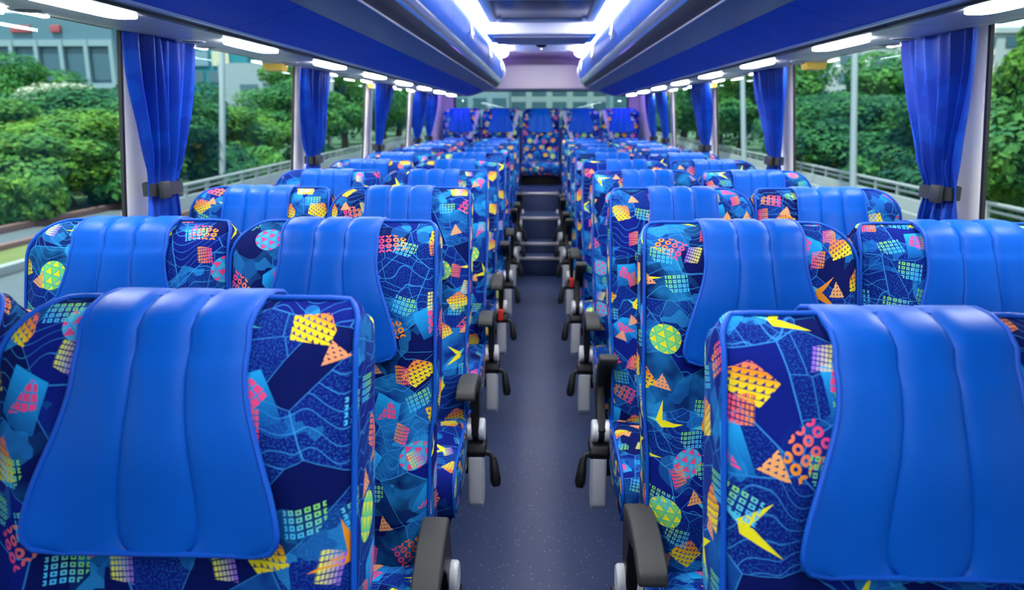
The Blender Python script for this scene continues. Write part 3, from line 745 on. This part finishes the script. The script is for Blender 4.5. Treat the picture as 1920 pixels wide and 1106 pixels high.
def make_seat(x, y, label, group, aisle=0, arm_ang=0.0, z=0.0, rec=0.0, buckle=False, legs=True, rz=0.0):
    t = thing('coach_seat', (x, y, z), label, 'seat', group, rz)
    inn = -1 if x > 0 else 1
    b = link('backrest', ME['back'][inn], t); link('piping', ME['bpipe'][inn], b)
    c = link('headrest_cover', ME['cover'], t); link('piping', ME['cpipe'], c)
    k = link('cushion', ME['cush'], t); [link('piping', q_, k) for q_ in ME['cupipe']]
    link('back_shell', ME['shell'], t)
    link('base', ME['base'], t)
    if legs: link('leg', ME['leg'], t)
    if aisle:
        px, py, pz = aisle * 0.232, -0.20, 0.452
        def put(nm, me, par, rx=0.0):
            o = link(nm, me, par); return o
        a = link('armrest', ME['arm'], t); a.location = (px, py, pz); a.rotation_euler = (-arm_ang, 0, 0)
        link('pad', ME['pad'], a).location = (-aisle * 0.012, 0, 0)
        h = link('armrest_hinge', ME['hinge'], t); h.location = (px, py, pz); link('hinge_core', ME['core'], h)
        for nm, key in (('side_bracket', 'bracket'), ('collar', 'collar')):
            o = link(nm, ME[key], t); o.location = (px + aisle * 0.004, py, pz)
        o = link('recline_lever', ME['lever'][aisle], t); o.location = (px, py, pz)
        for nm, key in (('spindle', 'spindle'), ('bracket_mount', 'link')):
            o = link(nm, ME[key], t); o.location = (px - aisle * (0.03 if nm == 'spindle' else 0.045), py, pz)
        if buckle:
            o = link('belt_buckle', ME['buckle'], t); o.location = (px - aisle * 0.0, py - 0.06, pz - 0.05)
    return t
P_ = 0.762
ROWS = 10
armL = [0.0, -0.30, 0.35, 0.35, 0.2, 0.6, 0.3, 0.7, 0.4, 0.5]
armR = [0.2, 0.18, 0.95, 0.3, 0.8, 0.25, 0.9, 0.5, 0.7, 0.4]
for sgn, side in ((-1, 'left'), (1, 'right')):
    for r in range(ROWS):
        y = 0.83 + P_ * r
        if r == 0: y = 0.90
        inw = 0.0 if (sgn > 0 and r == 0) else 0.0
        for wnd in (0, 1):
            x = sgn * ((0.842 if wnd else 0.418) - inw)
            where = 'window seat' if wnd else 'aisle seat'
            lab = 'patterned coach %s with blue headrest cover, %s side, %s row from camera' % (where, side, ORD[r])
            st_ = make_seat(x, y, lab, 'forward rows of patterned coach seats', 0 if wnd else -sgn, (armL if sgn < 0 else armR)[r], buckle=(not wnd and ((sgn < 0 and r in (4,)) or (sgn > 0 and r in (5,)))))
            if sgn > 0 and r == 0: st_.scale = (1, 1, 0.988)

# rear bench on its platform
struct(link('floor_rear_platform', boxes('floor_rear_platform', [(-1.16, 1.16, 8.13, RY, 0.0, 0.63)], M['floor'], 0.005)))
BX = [-0.90, -0.45, 0.0, 0.45, 0.90]
BN = ['far left', 'left of centre', 'middle', 'right of centre', 'far right']
for x, nme in zip(BX, BN):
    t = thing('rear_bench_seat', (x, 9.03, 0.30), 'patterned blue seat on the raised rear bench, %s of five' % nme, 'seat', 'rear bench seats')
    inn = -1 if x > 0 else 1
    b = link('backrest', ME['back'][inn], t); link('piping', ME['bpipe'][inn], b)
    c = link('headrest_cover', ME['cover'], t); link('piping', ME['cpipe'], c)
    k = link('cushion', ME['cush'], t); [link('piping', q_, k) for q_ in ME['cupipe']]
    k.location.z = 0.085
    link('base_block', ME['base_block'], t)  # paints the shaded recess below the cushion black
    if nme != 'middle':
        s = -1 if x > 0 else 1
        V = []
        pts = [(s * 0.20, -0.075, 1.13), (s * 0.16, -0.11, 1.0), (s * 0.09, -0.16, 0.80), (s * 0.03, -0.22, 0.60), (s * 0.0, -0.27, 0.50)]
        F = []
        for p in pts:
            V += [(p[0] - 0.024, p[1] - 0.02, p[2]), (p[0] + 0.024, p[1] - 0.02, p[2]), (p[0] + 0.024, p[1] - 0.016, p[2]), (p[0] - 0.024, p[1] - 0.016, p[2])]
        for i in range(len(pts) - 1):
            for q in range(4): F.append((i * 4 + q, i * 4 + (q + 1) % 4, (i + 1) * 4 + (q + 1) % 4, (i + 1) * 4 + q))
        F += [(0, 3, 2, 1), (len(V) - 4, len(V) - 3, len(V) - 2, len(V) - 1)]
        link('seat_belt', mesh('seat_belt', V, F, M['belt'], 0), t)

# ================================================================== CURTAINS
def curtain(sgn, y0, y1, ty0, ty1, X, label, seed):
    rnd = random.Random(seed)
    t = thing('curtain', (sgn * X, (y0 + y1) / 2, 0.86), label, 'curtain', 'gathered blue curtains')
    yc_ = (y0 + y1) / 2
    zt, ztie, zb = 1.583, 1.16, 0.86
    nz, ny = 44, 72
    ph = [rnd.uniform(0, 6.28) for _ in range(4)]
    V, F = [], []
    for i in range(nz + 1):
        z = zt + (zb - zt) * i / nz
        if z > ztie: s = sm(0, 1, (zt - z) / (zt - ztie)); s = s ** 1.25; a, b = y0 + (ty0 - y0) * s, y1 + (ty1 - y1) * s
        else:
            s = sm(0, 1, (ztie - z) / (ztie - zb)) * 0.55; e = 0.05; a, b = ty0 - e * s * 1.2, ty1 + e * s * 1.4
        tight = math.exp(-((z - ztie) / 0.05) ** 2)
        for k in range(ny + 1):
            q = k / ny
            bulge = 0.012 * math.sin(PI * q)
            amp = 0.021 * (1 - 0.72 * tight) * (0.75 + 0.25 * math.sin(z * 9 + ph[3]))
            f = 7.0
            p = q + 0.03 * math.sin(3 * PI * q + ph[0] + z * 2.5)
            d = amp * (math.sin(2 * PI * f * p + ph[1]) + 0.45 * math.sin(2 * PI * 3.1 * p + ph[2] + z * 4))
            yy = a + (b - a) * q + 0.004 * math.cos(2 * PI * f * p + ph[1])
            xx = wx(z) - 0.072 - bulge - d - 0.028 * sm(ztie, zt, z)
            V.append((sgn * (xx - X), yy - yc_, z - 0.86))
    n = ny + 1
    for i in range(nz):
        for k in range(ny): F.append((i * n + k, i * n + k + 1, (i + 1) * n + k + 1, (i + 1) * n + k))
    me = mesh('curtain_drape', V, F, M['curtain'], 180)
    o = link('drape', me, t); so = o.modifiers.new('thickness', 'SOLIDIFY'); so.thickness = 0.002
    # tieback strap wrapped round the gathered cloth with its clip
    cy_ = (ty0 + ty1) / 2 - yc_; hy = (ty1 - ty0) / 2 - 0.004; cx_ = wx(ztie) - 0.075 - X
    ring = [(sgn * (cx_ - 0.036 * math.copysign(abs(math.cos(a)) ** 0.7, math.cos(a))), cy_ + hy * math.copysign(abs(math.sin(a)) ** 0.8, math.sin(a))) for a in [2 * PI * k / 28 for k in range(28)]]
    V = []
    for (dx, zz) in ((1.0, -0.018), (1.0, 0.018), (0.93, 0.018), (0.93, -0.018)):
        V += [(sgn * cx_ + (x - sgn * cx_) * dx, cy_ + (y - cy_) * dx, ztie + zz - 0.86) for x, y in ring]
    n = 28; F = []
    for j in range(4):
        for k in range(n): F.append((j * n + k, j * n + (k + 1) % n, ((j + 1) % 4) * n + (k + 1) % n, ((j + 1) % 4) * n + k))
    tb = link('tieback', mesh('tieback', V, F, M['gasket'], 40), t)
    yy = ty0 - yc_
    link('clip', boxes('tieback_clip', [(sgn * (cx_ - 0.038) - 0.006, sgn * (cx_ - 0.038) + 0.006, yy - 0.004, yy + 0.045, ztie - 0.024 - 0.86, ztie + 0.024 - 0.86)], M['gasket'], 0.004), tb)
    return t
CUR = {-1: [(1.99, 2.34, 2.13, 2.31), (3.46, 3.89, 3.66, 3.84), (4.95, 5.44, 5.18, 5.39), (6.64, 7.12, 6.86, 7.06), (7.36, 7.86, 7.58, 7.78)],
       1: [(1.97, 2.36, 2.09, 2.25), (3.50, 3.93, 3.63, 3.80), (5.02, 5.53, 5.18, 5.38), (6.73, 7.20, 6.86, 7.06), (7.44, 7.90, 7.58, 7.78)]}
for sgn, side in ((-1, 'left'), (1, 'right')):
    for k, (a, b, c, d) in enumerate(CUR[sgn]):
        curtain(sgn, a, b, c, d, 1.07, 'royal blue curtain tied back at the %s windows, %s pillar from the camera' % (side, ORD[k]), 11 * k + (3 if sgn > 0 else 0))
# ================================================================== OUTSIDE
G = -1.2
def leafmat(name, c0, c1, c2):
    m = bpy.data.materials.new(name); m.use_nodes = True; t = m.node_tree; b = t.nodes['Principled BSDF']; o = t.nodes['Material Output']
    g = t.nodes.new('ShaderNodeNewGeometry'); ri = N(t, g.outputs['Random Per Island'])
    v = coord(t); f = noise(t, v, 0.7, 2)
    c = mixc(t, ri, c0, c1); c = mixc(t, (f * 3.0 - 1.2).mn(1.0).mx(0.0), c, c2)
    t.links.new(c.s, b.inputs['Base Color']); b.inputs['Roughness'].default_value = 0.6; b.inputs['Specular IOR Level'].default_value = 0.2
    tr = t.nodes.new('ShaderNodeBsdfTranslucent'); t.links.new(c.s, tr.inputs[0])
    mx = t.nodes.new('ShaderNodeMixShader'); mx.inputs[0].default_value = 0.3
    t.links.new(b.outputs[0], mx.inputs[1]); t.links.new(tr.outputs[0], mx.inputs[2]); t.links.new(mx.outputs[0], o.inputs[0])
    return m
LM = {'bright': leafmat('bright_leaves', (0.08, 0.20, 0.02), (0.21, 0.37, 0.035), (0.03, 0.15, 0.06)),
      'dark': leafmat('dark_leaves', (0.02, 0.11, 0.035), (0.08, 0.24, 0.05), (0.02, 0.10, 0.06)),
      'mid': leafmat('mid_leaves', (0.05, 0.18, 0.03), (0.14, 0.32, 0.05), (0.03, 0.15, 0.06)),
      'flower': leafmat('blossom_leaves', (0.10, 0.22, 0.08), (0.75, 0.66, 0.50), (0.70, 0.60, 0.45))}
M['bark'] = mat('bark', (0.09, 0.065, 0.045), 0.9, var=0.3, vscale=6, bmp=0.6, bscale=20, bdist=0.02)
def crown_mesh(seed, R, Hh, nb, nl, m, low=0.0, leaf=0.10):
    """leaf crown made of rounded clumps; local origin at ground, crown spans Hh[0]..Hh[1]"""
    rnd = random.Random(seed); V, F = [], []
    clumps = []
    for i in range(nb):
        a = rnd.uniform(0, 2 * PI); rr = R * math.sqrt(rnd.uniform(0, 1)) * 0.75
        zc_ = rnd.uniform(Hh[0], Hh[1]); k = 1 - 0.55 * abs((zc_ - Hh[0]) / (Hh[1] - Hh[0]) - 0.4)
        rad = R * rnd.uniform(0.26, 0.46)
        clumps.append((Vector((rr * k * math.cos(a), rr * k * math.sin(a), zc_)), rad))
    for i in range(nl):
        c, rad = clumps[rnd.randrange(nb)]
        while True:
            d = Vector((rnd.gauss(0, 1), rnd.gauss(0, 1), rnd.gauss(0.25, 1)))
            if d.length > 0.1: break
        d.normalize(); p = c + Vector((d.x, d.y, d.z * 0.62)) * rad * rnd.uniform(0.78, 1.08)
        if p.z < 0.05: continue
        nrm = (d + Vector((rnd.uniform(-.6, .6), rnd.uniform(-.6, .6), rnd.uniform(-.2, .8)))).normalized()
        s = nrm.cross(Vector((rnd.uniform(-1, 1), rnd.uniform(-1, 1), rnd.uniform(-1, 1)))).normalized(); u = nrm.cross(s)
        L = leaf * rnd.uniform(0.6, 1.35); W = L * rnd.uniform(0.5, 0.8); k = len(V)
        V += [p - s * L, p + u * W * 0.8 + nrm * L * 0.15, p + s * L, p - u * W * 0.8 + nrm * L * 0.15]; F.append((k, k + 1, k + 2, k + 3))
    return mesh('crown', V, F, m, 0)
def trunk_mesh(seed, h, spread):
    rnd = random.Random(seed); lst = []
    pts = [(0, 0, 0)] + [(rnd.uniform(-.1, .1) * i, rnd.uniform(-.1, .1) * i, h * 0.5 * i / 3) for i in (1, 2, 3)]
    lst.append(tube_geo(pts, [0.2, 0.15, 0.13, 0.11], 8))
    for k in range(5):
        a = 2 * PI * k / 5 + rnd.uniform(-.4, .4); e = pts[-1]
        lst.append(tube_geo([e, (e[0] + math.cos(a) * spread * 0.35, e[1] + math.sin(a) * spread * 0.35, h * 0.65), (e[0] + math.cos(a) * spread * 0.7, e[1] + math.sin(a) * spread * 0.7, h * 0.85)], [0.08, 0.06, 0.03], 6))
    V, F = join_geo(lst); return mesh('trunk', V, F, M['bark'], 50)
CR = {'bright': [crown_mesh(1, 2.6, (1.2, 4.2), 26, 20000, LM['bright']), crown_mesh(2, 2.6, (0.9, 4.0), 24, 20000, LM['bright'])],
      'dark': [crown_mesh(3, 2.9, (1.3, 4.6), 28, 20000, LM['dark']), crown_mesh(4, 2.9, (1.0, 4.4), 26, 20000, LM['dark'])],
      'mid': [crown_mesh(5, 2.7, (1.0, 4.4), 26, 20000, LM['mid']), crown_mesh(6, 2.7, (1.3, 4.6), 28, 20000, LM['mid'])],
      'flower': [crown_mesh(7, 2.3, (3.2, 3.9), 14, 5000, LM['flower'])]}
TR = [trunk_mesh(20, 4.0, 2.0), trunk_mesh(21, 4.0, 2.0)]
BU = {k: crown_mesh(30 + i, 1.3, (0.3, 1.1), 12, 3000, LM[k], leaf=0.12) for i, k in enumerate(('bright', 'dark', 'mid'))}
def tree(x, y, kind, s, sz, label, group, i):
    t = thing('roadside_tree', (x, y, G), label, 'tree', group, rz=i * 1.7)
    t.scale = (s, s, sz)
    link('crown', CR[kind][i % len(CR[kind])], t); link('trunk', TR[i % 2], t)
    return t
def bush(x, y, kind, s, label, group, i):
    o = link('roadside_shrub', BU[kind]); o.location = (x, y, G); o.scale = (s, s, s); o.rotation_euler = (0, 0, i * 2.1)
    return tag(o, label, 'shrub', group)
# left side (first window, second window, onwards)
TL = [(-18.5, 24.0, 'bright', 1.25, 0.66), (-13.8, 22.2, 'bright', 1.15, 0.62), (-26.5, 40.0, 'mid', 1.3, 1.12), (-17.5, 29.5, 'dark', 1.3, 0.72), (-21.6, 36.0, 'flower', 1.2, 0.94),
      (-12.9, 27.0, 'dark', 1.05, 0.72), (-14.0, 34.5, 'bright', 1.2, 0.66), (-13.2, 42.0, 'mid', 1.2, 0.86), (-21.5, 44.0, 'dark', 1.4, 0.90), (-14.5, 51.0, 'mid', 1.5, 1.3),
      (-15.5, 62.0, 'dark', 1.7, 1.5), (-16.5, 74.0, 'mid', 1.9, 1.6), (-18.0, 90.0, 'dark', 2.1, 1.8), (-24.5, 30.5, 'dark', 1.4, 0.85), (-19.5, 108.0, 'mid', 2.4, 1.9)]
WK = {'bright': 'bright yellow green tree', 'dark': 'dark dense tree', 'mid': 'mid green tree', 'flower': 'cream blossoming tree'}
ORD += ['thirteenth', 'fourteenth', 'fifteenth', 'sixteenth']
def plant(lst, side, k0):
    order = sorted(range(len(lst)), key=lambda q: math.hypot(lst[q][0], lst[q][1]))
    for n_, q in enumerate(order):
        x, y, k, s, sz = lst[q]
        tree(x, y, k, s, sz, '%s outside the %s windows, %s nearest to the bus on that side' % (WK[k], side, ORD[n_]), 'trees outside the %s windows' % side, q + k0)
plant(TL, 'left', 0)
TRR = [(10.9, 16.6, 'bright', 1.05, 0.98), (13.4, 19.0, 'bright', 1.2, 1.15), (13.4, 25.0, 'dark', 1.2, 0.68), (12.0, 30.2, 'dark', 1.2, 0.64), (12.8, 37.0, 'dark', 1.3, 0.72), (18.5, 32.0, 'mid', 1.4, 0.74),
       (12.6, 43.5, 'mid', 1.5, 1.2), (13.0, 52.0, 'dark', 1.6, 1.35), (14.0, 62.0, 'mid', 1.8, 1.5), (15.0, 75.0, 'dark', 2.0, 1.6), (19.0, 43.0, 'mid', 1.6, 1.12), (16.5, 92.0, 'mid', 2.4, 1.8), (20.5, 24.0, 'mid', 1.6, 1.2)]
plant(TRR, 'right', 3)
SH = [(-12.3, 18.0, 'bright', 0.9), (-15.0, 18.5, 'dark', 1.3), (-11.6, 22.0, 'dark', 1.1), (-11.2, 27.5, 'dark', 1.1), (-11.4, 31.0, 'mid', 1.0), (-12.0, 41.0, 'dark', 1.2), (11.4, 22.5, 'dark', 1.0), (11.2, 26.5, 'mid', 0.9), (11.6, 33.0, 'bright', 0.8), (12.2, 40.0, 'mid', 1.0), (11.2, 19.0, 'bright', 0.9)]
for sd in ('left', 'right'):
    for j_, (x, y, k, s) in enumerate(sorted([q for q in SH if (q[0] < 0) == (sd == 'left')], key=lambda q: q[1])):
        bush(x, y, k, s, 'low %s green shrub beside the %s road edge, %s from the camera' % (k, sd, ORD[j_]), 'roadside shrubs', j_)

# ground, road, verges
M['asphalt'] = mat('asphalt', (0.11, 0.115, 0.12), 0.9, var=0.15, vscale=0.8, bmp=0.3, bscale=60, bdist=0.01)
M['grass'] = mat('verge_grass', (0.17, 0.18, 0.04), 0.9, var=0.4, vscale=1.5, bmp=0.5, bscale=25, bdist=0.05)
M['soil'] = mat('dark_undergrowth', (0.06, 0.12, 0.04), 0.95, var=0.5, vscale=0.9)
M['kerbred'] = mat('red_kerb_paint', (0.24, 0.11, 0.09), 0.7, var=0.15)
M['concrete'] = mat('pale_concrete', (0.34, 0.32, 0.30), 0.85, var=0.12, vscale=1.2)
M['pole'] = mat('galvanised_pole', (0.42, 0.43, 0.44), 0.5, metal=0.3)
struct(link('ground', boxes('ground', [(-160, 160, -40, 320, G - 0.2, G - 0.02)], M['soil'])))
struct(link('road', boxes('road', [(-8.9, 8.9, -40, 160, G - 0.02, G)], M['asphalt'])))
vg = link('grass_verge', boxes('grass_verge', [(-10.3, -8.9, -30, 120, G - 0.02, G + 0.06)], M['grass'], 0.02)); vg['kind'] = 'structure'
vg = link('grass_verge', boxes('grass_verge_b', [(9.6, 11.5, -30, 120, G - 0.02, G + 0.06)], M['grass'], 0.02)); vg['kind'] = 'structure'
sl_ = link('side_lane', boxes('side_lane', [(-12.0, -10.5, -30, 120, G - 0.02, G + 0.01)], M['asphalt'])); sl_['kind'] = 'structure'
for k, (x, nm) in enumerate(((-8.9, 'road edge'), (-10.4, 'near edge of the side lane'), (-12.1, 'far edge of the side lane'))):
    kb = thing('kerb', (x, 0, G), 'low red and pale painted kerb along the left %s' % nm, 'kerb', 'painted kerbs')
    ka = boxes('kerb_block_a', [(-0.09, 0.09, 0.0, 1.98, 0.0, 0.16)], M['kerbred'], 0.02); kc = boxes('kerb_block_b', [(-0.09, 0.09, 0.0, 1.98, 0.0, 0.16)], M['concrete'], 0.02)
    for j in range(30):
        o = link('kerb_stone', ka if (j % 2 == 0 or k) else kc, kb); o.location = (0, 6 + 2 * j, 0)
# barriers: concrete base, posts and rails
def barrier(side, p0, p1, label):
    sgn = -1 if side == 'left' else 1
    a, b = Vector((*p0, 0)), Vector((*p1, 0)); d = b - a; L = d.length; ang = math.atan2(d.y, d.x)
    t = thing('road_barrier', (p0[0], p0[1], G), label, 'barrier', 'road barriers', rz=ang)
    link('base_block', prism('base_block', [(-0.18, 0.0), (0.18, 0.0), (0.10, 0.30), (0.08, 0.62), (-0.08, 0.62), (-0.10, 0.30)], 'x', 0, L, M['concrete'], 0.02), t)
    n = int(L / 1.5); pm_ = boxes('barrier_post', [(-0.04, 0.04, -0.04, 0.04, 0.40, 0.92)], M['concrete'], 0.01)
    for k in range(n): link('post', pm_, t).location = (k * 1.5 + 0.1, 0, 0)
    for z in (0.76, 0.90): link('rail', tube('rail', [(0, 0, z), (L, 0, z)], 0.045 if z == 0.90 else 0.03, M['concrete'], 8), t)
    for k in range(int(L / 4)):
        o = link('marker_block', KM[k % 2], t); o.location = (k * 4, sgn * (0.22 if side == 'left' else 0.22), 0)
KM = [boxes('marker_a', [(0, 1.9, -0.06, 0.06, 0.0, 0.34)], M['kerbred'], 0.02), boxes('marker_b', [(0, 1.9, -0.06, 0.06, 0.0, 0.34)], M['concrete'], 0.02)]
barrier('left', (-8.75, 17.5), (-13.4, 90.0), 'pale concrete railing barrier along the road outside the left windows')
barrier('right', (8.75, 14.0), (13.2, 95.0), 'pale concrete railing barrier along the road outside the right windows')
# lamp posts
for k, (x, y, h, r, lab) in enumerate(((9.15, 23.0, 9.0, 0.10, 'nearest tall grey lamp post outside the right windows'), (9.3, 36.0, 9.0, 0.12, 'second tall grey lamp post outside the right windows'), (-11.0, 26.5, 9.0, 0.11, 'nearest grey lamp post outside the left windows'), (-11.7, 43.0, 9.0, 0.13, 'second grey lamp post outside the left windows'))):
    t = thing('lamp_post', (x, y, G), lab, 'lamp post', 'roadside lamp posts'); sg = 1 if x < 0 else -1
    t.rotation_euler = (0, 0.085 * sg, 0)
    link('post', tube('lamp_pole', [(0, 0, 0), (0, 0, h * 0.5), (0, 0, h - 0.4), (sg * 0.3, 0, h), (sg * 1.6, 0, h + 0.2)], [r, r * 0.85, r * 0.6, r * 0.5, r * 0.4], M['pole'], 10), t)
    link('base_collar', mesh('base_collar', *lathe_geo([(r * 1.9, 0), (r * 1.9, 0.08), (r * 1.3, 0.14), (r * 1.25, 0.5), (r, 0.55)], 14), M['pole']), t)
    link('lamp_head', boxes('lamp_head', [(min(sg * 1.5, sg * 2.2), max(sg * 1.5, sg * 2.2), -0.14, 0.14, h + 0.13, h + 0.26)], M['pole'], 0.04), t)
# buildings
M['bglass'] = mat('blue_grey_cladding', (0.08, 0.15, 0.19), 0.5, var=0.1, vscale=0.2)
M['bframe'] = mat('pale_frame', (0.22, 0.28, 0.31), 0.7, var=0.06)
M['teal'] = mat('teal_cladding', (0.005, 0.16, 0.19), 0.6, var=0.06, vscale=0.2)
M['bgrey'] = mat('light_grey_render', (0.26, 0.29, 0.31), 0.8, var=0.05)
M['bpale'] = mat('pale_render', (0.36, 0.36, 0.35), 0.8, var=0.06)
M['bwin'] = mat('dark_window', (0.06, 0.11, 0.14), 0.25, var=0.2)
M['bslate'] = mat('slate_blue_glazing', (0.05, 0.10, 0.135), 0.3, var=0.15); M['bdark'] = mat('slate_panel', (0.16, 0.24, 0.30), 0.7); M['bcream'] = mat('cream_panel', (0.55, 0.47, 0.32), 0.7); M['bred'] = mat('red_roof_plant', (0.35, 0.06, 0.07), 0.7)
b1 = thing('office_block', (-62, 78, G), 'long blue grey office block with a pale frame grid at the far left', 'building')
link('wall', boxes('office_wall', [(-30, 20, 0, 16, 0, 12.5)], M['bglass']), b1)
link('frame_beam', boxes('office_beam', [(-30, 20, -0.5, 0, 5.3, 5.8)], M['bframe']), b1); link('frame_beam', boxes('office_beam2', [(-30, 20, -0.5, 0, 9.3, 9.9)], M['bframe']), b1)
pm_ = boxes('office_mullion', [(-0.2, 0.2, -0.6, 0, 5.3, 9.9)], M['bframe']); wm_ = boxes('office_window', [(0.3, 2.2, -0.15, 0, 6.1, 9.0)], M['bslate'])
for k in range(21):
    link('mullion', pm_, b1).location = (-30 + 2.5 * k, 0, 0)
    if k < 20: link('window', wm_, b1).location = (-30 + 2.5 * k, 0, 0)
link('roof_plant', boxes('roof_plant', [(3, 5, -0.3, 3, 10.6, 11.3), (6.5, 8, -0.3, 3, 10.6, 11.3), (10, 12, -0.3, 3, 10.6, 11.3), (14, 15, -0.3, 3, 10.6, 11.3)], M['bred'], 0.1), b1)
b2 = thing('teal_building', (-38, 84, G), 'teal clad building with pale grey wing behind the left trees', 'building')
link('wall', boxes('teal_wall', [(-3.5, 7, 0, 14, 0, 17)], M['teal']), b2)
link('grey_wing', boxes('grey_wing', [(5.0, 12.2, -3, 0, 0, 7.9)], M['bgrey']), b2)
for k, (x, mm) in enumerate(((-1.2, 'bgrey'), (1.1, 'bdark'), (3.3, 'bcream'))):
    link('facade_panel', boxes('facade_panel', [(x, x + 1.8, -0.2, 0, 7.8, 9.3)], M[mm]), b2)
for k in range(3): link('window', boxes('teal_window', [(-1.2 + 2.0 * k, 0.3 + 2.0 * k, -0.15, 0, 6.1, 7.3)], M['bwin']), b2)
for k in range(2): link('window', boxes('wing_window', [(7.2 + 2.4 * k, 9.0 + 2.4 * k, -3.15, -3, 3.5, 5.8)], M['bwin']), b2)
def block(name, x, y, wd_, h, m, label, rows, cols):
    t = thing(name, (x, y, G), label, 'building', 'distant buildings')
    link('wall', boxes(name + '_wall', [(-wd_ / 2, wd_ / 2, 0, 10, 0, h)], m), t)
    cw, rh = wd_ / cols, h / rows
    wm = boxes(name + '_win', [(0.15 * cw, 0.85 * cw, -0.15, 0, 0.25 * rh, 0.8 * rh)], M['bwin'])
    for i in range(rows):
        for j in range(cols): link('window', wm, t).location = (-wd_ / 2 + j * cw, 0, i * rh)
    link('parapet', boxes(name + '_par', [(-wd_ / 2 - 0.2, wd_ / 2 + 0.2, -0.3, 10, h, h + 0.6)], m), t)
block('pale_tower', 42, 96, 30, 12, M['bpale'], 'pale low tower seen between the right trees', 6, 8)
block('hillside_block', 60, 74, 16, 15, M['bglass'], 'blue grey block above the tree at the far right', 6, 6)
block('grey_tower', -17, 150, 22, 20, M['bgrey'], 'light grey building seen through the rear window, left', 6, 6)
block('pale_block', 4, 172, 22, 19, M['bpale'], 'pale building seen through the rear window, middle', 6, 5)
block('slate_block', 22, 150, 18, 18, M['bframe'], 'blue grey building seen through the rear window, right', 5, 5)
